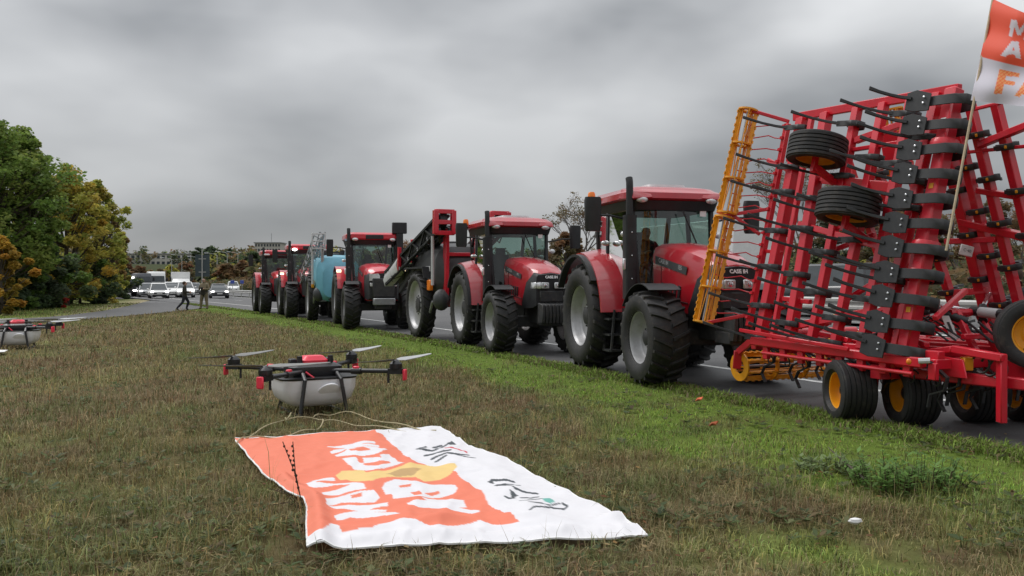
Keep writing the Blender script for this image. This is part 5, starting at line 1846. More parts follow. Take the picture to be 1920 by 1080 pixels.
# ------------------------------------------------------------------ spraying drones
def drone(label, cx, cy, yaw, z=0.0):
    root = thing('spraying_drone', label, 'drone', (cx, cy, z), yaw, 'spraying drones standing on the meadow')
    root.scale = (1, 1, .95)
    # tank bowl
    tk = MB()
    secs = []
    for zz, hx, hy, r in ((.10, .27, .22, .08), (.13, .35, .29, .10), (.21, .43, .35, .11), (.34, .468, .382, .11), (.47, .475, .385, .11)):
        secs.append(rrect(0, 0, hx, hy, r, zz, 4))
    tank = tk.loft(secs).build('tank', 'tank_plastic', root)
    MB().loft([rrect(0, 0, .49, .39, .14, .465, 4), rrect(0, 0, .50, .40, .14, .49, 4)]).build('tank_rim', 'carbon', tank)
    MB().lathe([(.15, 0), (.15, .02), (.12, .03), (.001, .03)], 20, (.10, -.345, .30), (0, -1, -.75)).build('tank_window', 'tank_white', tank)
    b = MB()
    b.loft([rrect(0, 0, .30, .20, .08, .49), rrect(0, 0, .34, .22, .08, .54), rrect(0, 0, .34, .22, .08, .62), rrect(0, 0, .26, .17, .08, .66)])
    body = b.build('body', 'carbon', root)
    MB().loft([rrect(0, 0, .16, .13, .05, .62), rrect(0, 0, .17, .14, .05, .70), rrect(0, 0, .12, .10, .05, .755)]).build('battery', 'drone_red', body)
    for sx in (-1, 1):
        MB().tube([(sx * .20, -.10, .64), (sx * .20, -.10, .76)], .035, 8).build('antenna', 'black', body)
        MB().box((sx * .24, .08, .68), (.09, .12, .07)).build('pump', 'black', body, bevel=.01)
    MB().tube([(-.16, -.23, .56), (-.06, -.30, .47), (.12, -.32, .45)], .012, 6).build('hose', 'drone_red', body)
    # legs
    for sx in (-1, 1):
        for sy in (-1, 1):
            MB().tube([(sx * .22, sy * .30, .54), (sx * .23, sy * .43, .47), (sx * .30, sy * .46, .02)], .026, 8).build('leg', 'carbon', root)
        MB().tube([(sx * .31, -.56, .02), (sx * .30, .56, .02)], .018, 8).build('skid', 'carbon', root)
    for k in range(4):
        an = PI / 4 + k * PI / 2
        d = Vector((math.cos(an), math.sin(an), 0))
        p0 = d * .28 + Vector((0, 0, .56)); p1 = d * 1.15 + Vector((0, 0, .575))
        arm = MB().tube([p0, p1], .030, 10).tube([d * .55 + Vector((0, 0, .562)), d * .68 + Vector((0, 0, .563))], .045, 10).build('arm', 'carbon', root)
        MB().box(d * .61 + Vector((0, 0, .60)), (.08, .05, .05), Matrix.Rotation(an, 3, 'Z')).build('hinge_latch', 'drone_red', arm, bevel=.008)
        m = MB()
        m.lathe([(.075, 0), (.08, .02), (.08, .07), (.06, .09), (.02, .12), (.001, .12)], 14, p1 + Vector((0, 0, .03)), (0, 0, 1))
        m.box(p1, (.18, .10, .07), Matrix.Rotation(an, 3, 'Z'))
        mo = m.build('motor', 'black', arm)
        MB().box(p1 + d * .12 + Vector((0, 0, -.045)), (.035, .09, .15), Matrix.Rotation(an, 3, 'Z')).build('end_lamp', 'drone_red', arm, bevel=.012)
        MB().tube([p1 - d * .1 + Vector((0, 0, -.02)), p1 - d * .1 + Vector((0, 0, -.16))], .016, 6).build('spray_nozzle', 'black', arm)
        pa = [.60, .55, -.30, .50][k]
        c = p1 + Vector((0, 0, .15))
        for q in (0, 1):
            e = Vector((math.cos(pa + q * PI), math.sin(pa + q * PI), 0))
            s_ = Vector((-e.y, e.x, 0))
            bl = MB()
            secs = []
            for t_, w, tw in ((.03, .03, .25), (.15, .075, .22), (.45, .06, .14), (.70, .04, .08), (.74, .015, .05)):
                cc = c + e * t_ + Vector((0, 0, .05 * t_ * t_))
                wv = s_ * (w / 2) + Vector((0, 0, w * tw))
                n_ = Vector((0, 0, .004))
                secs.append([cc - wv - n_, cc + wv - n_, cc + wv + n_, cc - wv + n_])
            bl.loft(secs).build('propeller_blade', 'prop' if k in (1, 2) or q else 'prop_pale', arm)
    return root


drone('agricultural drone with white tank standing behind the orange banner', -2.57, 11.35, math.radians(30), -.02)
drone('agricultural drone cut by the left edge of the picture', -12.35, 22.0, math.radians(20), -.02)
# edge of a second banner in front of the far drone
p = [G(-60, 660), G(15, 660.5), G(8, 664), G(-80, 668)]
MB().prism([(q.x - p[0].x, q.y - p[0].y) for q in reversed(p)], (p[0].x, p[0].y, .045), (1, 0, 0), (0, 1, 0), .012).build('white_banner', 'print_white')
tag(bpy.data.objects['white_banner'], 'white banner end on the grass at the left picture edge', 'banner')

# ------------------------------------------------------------------ ropes between banner and drone
rope_px = [[(443, 832), (462, 818), (490, 806), (535, 784), (546, 777)], [(460, 822), (510, 820), (560, 812), (595, 802), (606, 790), (592, 783), (545, 786), (535, 783)],
           [(588, 782), (610, 777), (648, 774), (700, 785), (760, 800), (812, 809)], [(605, 790), (650, 792), (700, 801), (770, 808), (818, 810)]]
for k, pts in enumerate(rope_px):
    P = [G(x, y, .05) for x, y in pts]
    S = []
    for i in range(len(P) - 1):
        for q in range(4):
            t_ = q / 4
            pm1, p0, p1, p2 = P[max(i - 1, 0)], P[i], P[i + 1], P[min(i + 2, len(P) - 1)]
            S.append(.5 * ((2 * p0) + (p1 - pm1) * t_ + (2 * pm1 - 5 * p0 + 4 * p1 - p2) * t_ ** 2 + (3 * p0 - pm1 - 3 * p1 + p2) * t_ ** 3))
    S.append(P[-1])
    if k == 0:
        rp = MB()
    rp.tube([s_ + Vector((0, 0, .02 * math.sin(i * .9))) for i, s_ in enumerate(S)], .0075, 6)
tag(rp.build('rope', 'rope'), 'pale rope tying the banner corners to the drone', 'rope')

# dark dry weed standing before the left fold of the banner
wb = G(572, 950)
weed = thing('dry_weed', 'dark dry weed with seed heads before the banner fold', 'plant', (wb.x, wb.y - .05, -.02))
for (px, py, lean) in ((530, 828, 0), (549, 828, 1)):
    top = PY(px, py, wb.y + .02) - Vector((wb.x, wb.y - .05, -.02))
    mid = top * .5 + Vector((-.02 if lean else .01, 0, .03))
    MB().tube([(0, 0, 0), mid, top], .0035, 5).build('stem', 'dry_stem', weed)
    for k in range(9):
        t_ = .30 + .078 * k
        q = mid * (2 * t_) if t_ < .5 else mid.lerp(top, (t_ - .5) * 2)
        MB().ball(q + Vector((random.uniform(-.008, .008), 0, 0)), (.009, .009, .011), 6, 4).build('seed_head', 'dry_stem', weed)
for k in range(11):
    a = random.uniform(-2.2, 2.2)
    e = Vector((math.sin(a) * .16 - .07, random.uniform(-.1, .05), random.uniform(.05, .2)))
    MB().tube([(0, 0, 0), e * .5 + Vector((0, 0, .04)), e], .0022, 4).build('twig', 'dry_stem', weed)

# litter and leafy weed near the road edge
wp_ = G(1603, 988)
MB().loft([[Vector((r * math.cos(a) * (1 + .35 * math.sin(3 * a + h * 40)), r * .6 * math.sin(a), h)) for a in np.linspace(0, 2 * PI, 11)[:-1]] for r, h in ((.03, 0), (.055, .02), (.045, .045), (.015, .055))]).build('paper_litter', 'print_white').location = (wp_.x, wp_.y, .02)
bpy.data.objects['paper_litter'].scale = (.75, .75, .75)
tag(bpy.data.objects['paper_litter'], 'crumpled white paper lying in the grass, lower right', 'litter')
for (px, py, col, lb) in ((1311, 758, (.72, .16, .07), 'small orange scrap in the green verge by the road'), (1338, 806, (.30, .07, .02), 'rust brown dead leaf on the verge')):
    q = G(px, py)
    m_ = mat('scrap_%d' % px, col, .8)
    o_ = MB().loft([[Vector((x * .055, y * .035, z)) for x, y, z in ((-1, 0, .0), (-.4, .8, .03), (.5, .9, .02), (1, .1, .05), (.4, -.8, .02), (-.5, -.7, .03))], [Vector((x * .05, y * .03, z + .012)) for x, y, z in ((-1, 0, .0), (-.4, .8, .03), (.5, .9, .02), (1, .1, .05), (.4, -.8, .02), (-.5, -.7, .03))]]).build('scrap', 'scrap_%d' % px)
    o_.location = (q.x, q.y, .04)
    tag(o_, lb, 'litter')
br0, br1 = G(1552, 858), G(1622, 908)
tag(MB().tube([br0 + Vector((0, 0, .10)), br0.lerp(br1, .4) + Vector((0, 0, .07)), br1 + Vector((0, 0, .04))], [.004, .008, .012], 6).build('fallen_stick', 'bark'), 'thin brown stick lying beside the leafy weed', 'stick')


def leafy_weed(label, px, py, rad, h, n, col, seed):
    q = G(px, py)
    rg = np.random.default_rng(seed)
    root = thing('leafy_weed', label, 'plant', (q.x, q.y, -.02))
    vs_, cs = [], []
    stems = MB()
    for k in range(n):
        a = rg.uniform(0, 2 * PI); r = rad * math.sqrt(rg.random()); hh = h * rg.uniform(.4, 1) * (1 - .4 * r / rad)
        b = Vector((r * math.cos(a), r * math.sin(a) * .8, 0)); t_ = b * 1.15 + Vector((rg.normal(0, .03), rg.normal(0, .03), hh))
        stems.tube([b, b.lerp(t_, .5), t_], [.004, .003, .002], 4)
        for m in range(11):
            c = b.lerp(t_, .15 + .85 * m / 10)
            an = rg.uniform(0, 2 * PI)
            d = Vector((math.cos(an), math.sin(an), rg.uniform(-.1, .7))) * rg.uniform(.05, .10)
            s_ = Vector((-math.sin(an), math.cos(an), 0)) * rg.uniform(.010, .018)
            vs_ += [c, c + d * .45 + s_, c + d, c + d * .45 - s_]
            cs += [np.array(col) * rg.uniform(.6, 1.5)] * 4
    stems.build('stems', 'leaf' if False else 'dry_stem', root)['kind'] = 'stuff'
    fs = np.arange(len(vs_)).reshape(-1, 4)
    o_ = link('foliage', np_mesh('foliage', np.array([tuple(v) for v in vs_]), fs, 'leaf', np.array(cs)), root)
    o_['kind'] = 'stuff'


leafy_weed('bushy green weed growing by the road edge, lower right', 1700, 912, .42, .36, 90, (.15, .26, .07), 3)
leafy_weed('low pale green weed left of the bushy green one', 1560, 880, .28, .16, 35, (.19, .25, .11), 4)

# ------------------------------------------------------------------ trees
def leaf_cloud(rg, centres, rads, per, size, pal, flat=.75):
    """leaf quads scattered in clumps"""
    n = len(centres) * per
    ci = np.repeat(np.arange(len(centres)), per)
    d = rg.normal(0, 1, (n, 3)); d /= np.linalg.norm(d, axis=1)[:, None]
    r = rg.random(n) ** .45
    P = centres[ci] + d * (r * rads[ci])[:, None] * np.array([1, 1, flat])
    a = rg.uniform(0, 2 * PI, n); tl = rg.uniform(-.6, .9, n)
    e = np.stack([np.cos(a) * np.cos(tl), np.sin(a) * np.cos(tl), np.sin(tl) * .7], 1)
    q = rg.normal(0, 1, (n, 3)); q -= e * (q * e).sum(1)[:, None]; q /= np.linalg.norm(q, axis=1)[:, None]
    ln = size * rg.uniform(.6, 1.4, n)[:, None]
    V = np.stack([P - e * ln, P + q * ln * .55, P + e * ln, P - q * ln * .55], 1).reshape(-1, 3)
    pal = np.array(pal)
    base = pal[rg.integers(0, len(pal), len(centres))]
    alt = pal[rg.integers(0, len(pal), n)]
    c = (base[ci] * .7 + alt * .3) * rg.uniform(.8, 1.75, n)[:, None]
    return V, np.repeat(c, 4, axis=0)


def tree(label, x, y, h, rad, pal, seed, crown0=.18, clumps=70, per=200, size=.17, group=None, bark='bark', name='leafy_tree', lop=1.0, wide=1.0):
    rg = np.random.default_rng(seed)
    z = hz(x, y)
    root = thing(name, label, 'tree', (x, y, z - .05), 0, group)
    tr = MB()
    th = h * .72
    bend = rg.normal(0, .03 * h, 2)
    axis = [Vector((bend[0] * t * t, bend[1] * t * t, th * t)) for t in np.linspace(0, 1, 6)]
    r0 = .018 * h + .04
    tr.tube(axis, [r0 * (1.25 if i == 0 else 1 - .15 * i) for i in range(6)], 8)
    cen, rads = [], []
    zc0 = h * crown0
    for k in range(clumps):
        u = (k + .5) / clumps
        zz = zc0 + (h - zc0) * (u ** .9)
        env = math.sin(PI * min(1, max(.04, (zz - zc0) / (h - zc0) * .86 + .14))) ** .7
        a = k * 2.39996 + rg.normal(0, .4)
        rr = rad * env * rg.uniform(.42, 1.15) * (1 + .25 * math.sin(3 * a + seed))
        c = Vector((math.cos(a) * rr * wide, math.sin(a) * rr, zz + rg.normal(0, .02 * h)))
        cen.append(c); rads.append(rad * rg.uniform(.12, .27))
        b = axis[min(5, max(1, int(zz / h * 5.0)))]
        j = b.lerp(Vector((0, 0, zz)), .2); j.z = min(b.z, zz * .85)
        tr.tube([Vector((axis[3].x * .3, axis[3].y * .3, j.z)), j.lerp(c, .5) + Vector((0, 0, -.03 * h)), c], [r0 * .38, r0 * .2, r0 * .06], 5)
    tr.build('trunk', bark, root)
    V, C = leaf_cloud(rg, np.array([tuple(c) for c in cen]), np.array(rads), per, size, pal)
    o_ = link('crown', np_mesh('crown', V, np.arange(len(V)).reshape(-1, 4), 'leaf', C), root)
    return root


def bare_tree(label, x, y, h, seed, leaves=0, pal=None, group=None, spread=.55, depth=6):
    rg = random.Random(seed)
    z = hz(x, y)
    root = thing('bare_tree', label, 'tree', (x, y, z - .05), 0, group)
    tips = []
    tr = MB()

    def grow(p, d, ln, r, lv):
        q = p + d * ln * .5 + Vector((rg.uniform(-.05, .05), rg.uniform(-.05, .05), 0)) * ln
        e = q + (d + Vector((rg.uniform(-.15, .15), rg.uniform(-.15, .15), .12))).normalized() * ln * .5
        tr.tube([p, q, e], [r, r * .82, r * .66], 6 if lv > 3 else (4 if lv > 1 else 3), caps=False)
        if lv == 0:
            tips.append(e)
            return
        n = 3 if lv > depth - 2 or rg.random() < .45 else 2
        for k in range(n):
            a = rg.uniform(0, 2 * PI)
            dv = (d + Vector((math.cos(a), math.sin(a), rg.uniform(-.2, .35))) * spread * rg.uniform(.6, 1.2)).normalized()
            grow(e if k else q.lerp(e, rg.uniform(.5, 1)), dv, ln * rg.uniform(.66, .84), r * .62, lv - 1)
    grow(Vector((0, 0, 0)), Vector((0, 0, 1)), h * .27, .013 * h + .03, depth)
    tr.build('branches', 'bark_grey', root)
    if leaves:
        rgn = np.random.default_rng(seed)
        sel = np.array([tuple(t_) for t_ in tips])
        sel = sel[rgn.random(len(sel)) < leaves]
        V, C = leaf_cloud(rgn, sel, np.full(len(sel), .30), 14, .075, pal)
        link('crown', np_mesh('crown', V, np.arange(len(V)).reshape(-1, 4), 'leaf', C), root)
    return root


GREEN = [(.115, .190, .040), (.140, .215, .045), (.170, .235, .052), (.095, .150, .034), (.215, .245, .060)]
OLIVE = [(.30, .31, .065), (.38, .35, .07), (.23, .28, .062), (.42, .33, .07), (.27, .24, .065)]
GOLD = [(.42, .26, .04), (.34, .23, .045), (.24, .21, .045), (.46, .24, .045)]
RUST = [(.20, .105, .055), (.155, .10, .055), (.22, .14, .07), (.14, .105, .06), (.18, .085, .05)]
BROWN = [(.17, .125, .07), (.135, .11, .06), (.18, .115, .06), (.125, .12, .055)]
DARK = [(.055, .085, .045), (.068, .10, .045), (.08, .105, .05), (.06, .075, .05)]


def at_px(px, Y):
    return (px - 960) / F * Y, Y


LG = 'trees beyond the slip road on the left'
for (px, Y, h, r, pal, lb, kw) in (
        (-35, 50, 11.0, 4.1, GREEN, 'tall green tree at the left picture edge', dict(clumps=180, per=125, size=.13)),
        (44, 53, 10.6, 2.2, GREEN, 'tall bright green tree with a ragged top, second from the left edge', dict(clumps=150, per=120, size=.13)),
        (124, 62, 9.4, 2.7, OLIVE + GOLD[:1], 'broad olive and gold autumn tree beside the tall green ones', dict(clumps=150, per=120, size=.135, crown0=.06)),
        (178, 68, 9.3, 2.3, OLIVE, 'rounded yellow-green autumn tree right of the gold one', dict(clumps=130, per=120, size=.135, crown0=.05)),
        (208, 78, 7.6, 1.5, OLIVE + RUST[:2], 'slim olive tree at the right end of the left tree group', dict(clumps=55, per=190, size=.18, crown0=.05)),
        (222, 100, 6.0, 1.5, RUST, 'small rust brown tree behind the left tree group', dict(clumps=40, per=160, size=.2, crown0=.1)),
        (2, 45, 3.9, 1.25, GOLD, 'low golden orange bush at the left picture edge', dict(clumps=45, per=200, size=.12, crown0=.05)),
        (70, 56, 4.6, 2.6, GREEN[:2] + DARK, 'dark green shrub under the tall green trees', dict(clumps=60, per=200, size=.15, crown0=.02)),
        (150, 66, 3.6, 2.6, DARK + GREEN[:1], 'dark low shrub under the olive tree', dict(clumps=50, per=200, size=.15, crown0=.02)),
        (212, 84, 3.4, 2.0, DARK + OLIVE[:1], 'low dark shrub at the end of the left tree group', dict(clumps=40, per=180, size=.16, crown0=.02)),
        (8, 52, 3.0, 2.4, DARK + GREEN[:1], 'dark shrub behind the golden bush', dict(clumps=50, per=180, size=.15, crown0=.02)),
        (105, 57, 1.3, .9, [(.55, .05, .04), (.45, .06, .05), (.30, .05, .03)], 'small bright red bush at the foot of the left trees', dict(clumps=16, per=70, size=.10, crown0=.02))):
    x, y = at_px(px, Y)
    tree(lb, x, y, h, r, pal, int(px + 500), group=LG, **kw)

RG = 'autumn trees beyond the opposite carriageway'
k = 0
for (px, Y, h, kind, lb) in ((1090, 62, 7.9, 'bare', 'leafless tree standing left of the nearest tractor cab'), (1500, 58, 9.4, 'bare', 'tall leafless tree seen through the left of the cultivator wing'),
                             (765, 92, 6.6, 'rustbare', 'reddish thin tree between the third tractor and the black boom sprayer'), (1062, 60, 4.4, 'brown', 'brown bushy tree between the second and the nearest tractor'),
                             (735, 100, 6.0, 'rust', 'rust coloured tree right of the third tractor'),
                             (1420, 64, 5.2, 'brown', 'brown tree behind the nearest tractor bonnet'), (1555, 58, 5.6, 'dark', 'dark leafy tree behind the middle of the cultivator'),
                             (1640, 60, 5.9, 'rustbare', 'half bare brown tree behind the right of the near wing'), (1720, 56, 6.0, 'brown', 'brown leafy tree behind the main beam of the cultivator'),
                             (1800, 60, 6.3, 'rustbare', 'half bare rust tree right of the flag pole'), (1862, 56, 6.2, 'brown', 'brown tree behind the far cultivator wing'), (1930, 60, 7.2, 'rustbare', 'half bare tree at the right picture edge')):
    x, y = at_px(px, Y)
    k += 1
    if kind == 'bare':
        bare_tree(lb, x, y, h, 20 + k, .16, BROWN, RG, depth=7 if px == 1090 or px == 1500 else 6)
    elif kind == 'rustbare':
        bare_tree(lb, x, y, h, 20 + k, .75, RUST, RG)
    else:
        tree(lb, x, y, h, h * .42, {'brown': BROWN + RUST[:1], 'rust': RUST, 'dark': DARK + BROWN}[kind], 60 + k, clumps=60, per=130, size=.12, crown0=.12, group=RG, bark='bark_grey')

# hedge of low brush at the foot of those trees, too dense to count
rg = np.random.default_rng(5)
cen, rads = [], []
for i in range(420):
    s = rg.uniform(15, 190)
    tp = rail_off(s) + 12 + rg.uniform(0, 5)
    p = on_road(s, tp)
    cen.append((p.x, p.y, p.z + rg.uniform(.2, 1.6))); rads.append(rg.uniform(.7, 1.5))
V, C = leaf_cloud(rg, np.array(cen), np.array(rads), 110, .16, BROWN + DARK + RUST[:2])
tag(link('roadside_brush', np_mesh('roadside_brush', V, np.arange(len(V)).reshape(-1, 4), 'leaf', C)), 'dense brown brush along the far side of the road', 'brush', kind='stuff')

# far wood on the hill
cen, rads = [], []
for i in range(1500):
    Y = rg.uniform(190, 560)
    px = rg.uniform(60, 2050)
    x, y = at_px(px, Y)
    h = rg.uniform(4, 9) * (1.0 if Y > 250 else .7)
    if 232 < px < 372 and Y < 478:
        h = min(h, 1.65 + 22 / F * Y - hz(x, y)) * .8
        if h < 1.5:
            continue
    if px < 470:
        s_ = x * RD.x + y * RD.y; t_ = x * RN.x + y * RN.y - edge_t(s_)
        if -6 < t_ < 26 and Y < 260:
            continue
    if 478 < px < 536:
        h = min(h, 6.0)
    zz = hz(x, y)
    for q in range(3):
        cen.append((x + rg.normal(0, 1.2), y + rg.normal(0, 1.2), zz + h * (.3 + .3 * q))); rads.append(h * rg.uniform(.25, .36))
V, C = leaf_cloud(rg, np.array(cen), np.array(rads), 36, .75, DARK + DARK + BROWN + RUST[:3] + OLIVE[:2], .9)
tag(link('far_wood', np_mesh('far_wood', V, np.arange(len(V)).reshape(-1, 4), 'leaf', C)), 'mixed dark and rust wood covering the far hillside', 'wood', kind='stuff')
for i, (px, Y, h, pal) in enumerate(((372, 300, 10.5, DARK), (392, 330, 10.5, DARK), (412, 310, 9.5, DARK), (432, 340, 9.5, DARK), (475, 250, 9.5, DARK), (345, 260, 6.5, RUST), (455, 210, 6.5, RUST), (425, 190, 5.5, RUST), (320, 240, 5.5, OLIVE), (300, 215, 4.5, BROWN), (262, 200, 5, RUST))):
    x, y = at_px(px, Y)
    tree(['dark rounded tree on the skyline left of the far tractors', 'second dark tree on the skyline left of the far tractors', 'third dark skyline tree left of the far tractors', 'fourth dark skyline tree, nearest the far tractors', 'dark tree left of the flat block on the skyline',
          'rust tree on the hillside behind the box truck', 'red brown tree behind the lamp posts', 'low red brown tree behind the road sign', 'olive tree on the hillside above the white truck', 'brown hillside tree below the long pale building', 'rust tree behind the dark truck'][i],
         x, y, h, h * .42, pal, 300 + i, clumps=34, per=60, size=.5, crown0=.1, group='trees on the far hillside')

# ------------------------------------------------------------------ far buildings
def block(label, px, Y, w, d, zb, zt, rows, cols, name='flat_roofed_building', mast=False):
    x, y = at_px(px, Y)
    root = thing(name, label, 'building', (x, y, zb))
    H = zt - zb
    MB().box((0, 0, H / 2 - 2), (w, d, H + 4)).build('wall', 'wall_pale', root)
    MB().box((0, 0, H + .25), (w + .8, d + .8, .5)).build('roof', 'roof_grey', root)
    pm_ = MB().box((0, 0, 0), (w / cols * .55, .2, H / rows * .5)).mesh('window', 'pane_dark')
    for r in range(rows):
        for c in range(cols):
            o_ = link('window', pm_, root)
            o_.location = ((c + .5) / cols * w - w / 2, -d / 2 - .05, (r + .55) / rows * H)
    if mast:
        MB().tube([(.5, 0, H), (.5, 0, H + 5)], .12, 6).build('mast', 'steel', root)
    return root


block('long pale flat-roofed building on the hillside above the traffic', 300, 500, 40, 12, 10.2, 17.0, 2, 14)
block('pale office block with rows of windows behind the last tractor', 507, 430, 12.5, 10, 9.0, 20.2, 5, 9, mast=True)

# ------------------------------------------------------------------ lamp posts and road signs
for i, (px, Y, h, arm) in enumerate(((407, 210, 8.2, -1), (426, 230, 9.2, -1), (446, 245, 9.4, -1), (341, 250, 8.6, -1), (322, 235, 7.6, -1), (374, 225, 7.8, -1))):
    x, y = at_px(px, Y)
    z = hz(x, y)
    lb = ['street lamp just right of the road sign', 'street lamp above the dark oncoming car', 'street lamp nearest the last tractor', 'street lamp over the white box truck', 'street lamp left of the box truck', 'street lamp behind the road sign'][i]
    r_ = thing('street_lamp', lb, 'street lamp', (x, y, z), 0, 'street lamps along the far road')
    MB().tube([(0, 0, 0), (0, 0, h * .96), (arm * .4, 0, h), (arm * 2.2, 0, h + .25)], [.10, .08, .06, .05], 6).build('pole', 'galvanised', r_)
    MB().loft([rrect(arm * 2.6, 0, .5, .18, .06, h + .2), rrect(arm * 2.6, 0, .45, .15, .06, h + .38)]).build('lamp_head', 'pale_grey', r_)
sx, sy = at_px(379, 60)
sg = thing('road_sign', 'grey back of a road sign on a pale pole behind the man in camouflage', 'sign', (sx, sy, 0))
MB().tube([(0, 0, -.1), (0, 0, 3.85)], .045, 8).build('pole', 'galvanised', sg)
MB().loft([rrect(0, 0, .49, .02, .01, 2.0), rrect(0, 0, .49, .02, .01, 3.5)]).build('panel', 'sign_back', sg).location = (0, .07, 0)
for z in (2.3, 3.2):
    MB().box((0, .03, z), (.5, .03, .06)).build('bracket', 'galvanised', sg)
mat('sign_blue', (.06, .10, .42), .4)
for px, w, lb in ((436, .9, 'small blue road sign beyond the guardrail, left one'), (454, .8, 'small blue road sign beyond the guardrail, right one')):
    x, y = at_px(px, 120)
    r_ = thing('blue_sign', lb, 'sign', (x, y, hz(x, y)))
    MB().tube([(0, 0, 0), (0, 0, 1.9)], .04, 6).build('pole', 'galvanised', r_)
    MB().box((0, -.05, 1.6), (w * .6, .03, .45)).build('panel', 'sign_blue', r_, bevel=.01)


# ------------------------------------------------------------------ cars and trucks
def car(label, pos, yaw, m, W=1.8, Ln=4.4, H=1.47, suv=False, lit=True, name='car', group='vehicles on the road'):
    root = thing(name, label, 'car', pos, yaw, group)
    h = W / 2; l = Ln / 2
    bl = .80 if not suv else .98
    b = MB()
    secs = []
    for x, w, z0, z1 in ((l, .72, .38, .60), (l - .10, .88, .26, .68), (l - .5, .97, .22, bl - .10), (l - 1.15, 1.0, .22, bl), (0, 1.0, .22, bl + .03), (-l + .7, 1.0, .24, bl + .06), (-l + .12, .92, .30, bl + .02), (-l, .82, .42, bl - .15)):
        w *= h
        secs.append([Vector((x, y, z)) for y, z in ((-w * .9, z0), (-w, z0 + .12), (-w, z1 - .12), (-w * .93, z1 - .02), (-w * .6, z1 + .015), (w * .6, z1 + .015), (w * .93, z1 - .02), (w, z1 - .12), (w, z0 + .12), (w * .9, z0))])
    body = b.loft(secs).build('body', m, root)
    xf0, xf1, xr1, xr0 = (l - 1.15, l - 1.95, -l + .75 if not suv else -l + .45, -l + .25)
    g = MB()
    lo = [Vector((xf0, -h * .86, bl)), Vector((xf0, h * .86, bl)), Vector((xr0, h * .86, bl)), Vector((xr0, -h * .86, bl))]
    hi = [Vector((xf1, -h * .66, H - .05)), Vector((xf1, h * .66, H - .05)), Vector((xr1, h * .66, H - .05)), Vector((xr1, -h * .66, H - .05))]
    g.loft([lo, hi]).build('windows', 'car_glass_solid', root)
    MB().loft([rrect((xf1 + xr1) / 2, 0, (xf1 - xr1) / 2 + .06, h * .68, .12, H - .07), rrect((xf1 + xr1) / 2, 0, (xf1 - xr1) / 2 - .05, h * .60, .12, H)]).build('roof', m, root)
    for a_, c_ in zip(lo, hi):
        MB().beam(a_, c_, .06, .06).build('pillar', m, root)
    for sd in (-1, 1):
        for x in (l - .85, -l + .85):
            w_ = link('wheel', wheel_meshes(.33, .22, .21, 'rib', 'silver')[2], root)
            w_.location = (x, sd * (h - .11), .33); w_.rotation_euler = (0, 0, 0 if sd > 0 else PI)
            link('tyre', wheel_meshes(.33, .22, .21, 'rib', 'silver')[0], w_); link('rim', wheel_meshes(.33, .22, .21, 'rib', 'silver')[1], w_)
        MB().ball((l - .16, sd * h * .70, .66 if not suv else .74), (.14, .20, .07), 10, 7).build('headlight', 'headlamp_lit' if lit else 'lamp_clear', body)
        MB().ball((xf0 - .25, sd * (h + .08), bl + .10), (.08, .12, .08), 8, 6).build('mirror', m, root)
    MB().box((l - .02, 0, .50), (.08, W * .55, .14)).build('grille', 'black', body, bevel=.02)
    MB().box((l - .06, 0, .32), (.10, W * .70, .12)).build('lower_grille', 'black', body, bevel=.02)
    MB().box((l + .03, 0, .47), (.02, .50, .11)).build('number_plate', 'plate', body)
    return root


mat('car_glass_solid', (.045, .055, .06), .08, var=.2, spec=.8)


def truck(label, pos, yaw, cabm, boxm, W=2.45, H=3.6, cabH=2.6, Ln=7, lit=True, cab_only=False, name='truck', group='vehicles on the road'):
    root = thing(name, label, 'truck', pos, yaw, group)
    h = W / 2
    c = MB()
    c.loft([[Vector((x, y, z)) for x, y, z in ((0, -h * w, zz), (0, h * w, zz), (-1.9, h * w, zz), (-1.9, -h * w, zz))] for w, zz in ((.97, .45), (1.0, .7), (1.0, 1.6))])
    c.loft([[Vector((-.02, -h, 1.6)), Vector((-.02, h, 1.6)), Vector((-1.9, h, 1.6)), Vector((-1.9, -h, 1.6))], [Vector((-.25, -h * .95, cabH - .3)), Vector((-.25, h * .95, cabH - .3)), Vector((-1.9, h * .95, cabH - .3)), Vector((-1.9, -h * .95, cabH - .3))],
            [Vector((-.5, -h * .9, cabH)), Vector((-.5, h * .9, cabH)), Vector((-1.9, h * .9, cabH)), Vector((-1.9, -h * .9, cabH))]])
    cab = c.build('cab', cabm, root, bevel=.03)
    MB().prism([(-h * .88, 0), (h * .88, 0), (h * .84, min(.85, cabH - 2.0)), (-h * .84, min(.85, cabH - 2.0))], (0, 0, 1.62), (0, 1, 0), (-.2, 0, .98), .03).build('windscreen', 'car_glass_solid', cab)
    MB().box((.03, 0, 1.05), (.06, W * .7, .35)).build('grille', 'black', cab, bevel=.02)
    MB().box((.06, 0, .55), (.14, W * .97, .28)).build('bumper', 'dark', cab, bevel=.03)
    for sd in (-1, 1):
        MB().box((.10, sd * h * .74, .68), (.08, .36, .18)).build('headlight', 'headlamp_lit' if lit else 'lamp_clear', cab, bevel=.03)
        MB().box((.0, sd * (h + .18), 1.95), (.10, .20, .45)).build('mirror', 'black', cab, bevel=.03)
    if not cab_only:
        MB().box((-2.1 - (Ln - 2) / 2, 0, (H + .95) / 2), (Ln - 2, W * 1.02, H - .95)).build('box_body', boxm, root, bevel=.03)
    MB().box((-Ln / 2, 0, .75), (Ln, .9, .25)).build('chassis', 'dark', root)
    for sd in (-1, 1):
        for x in (-1.0, -Ln + 1.2):
            w_ = wheel_meshes(.48, .30, .29, 'rib', 'silver')
            o_ = link('wheel', w_[2], root); o_.location = (x, sd * (h - .17), .48); o_.rotation_euler = (0, 0, 0 if sd > 0 else PI)
            link('tyre', w_[0], o_); link('rim', w_[1], o_)
    return root


def pxroad(px, Y, z=0.0):
    x, y = at_px(px, Y)
    return Vector((x, y, z)), x * RD.x + y * RD.y


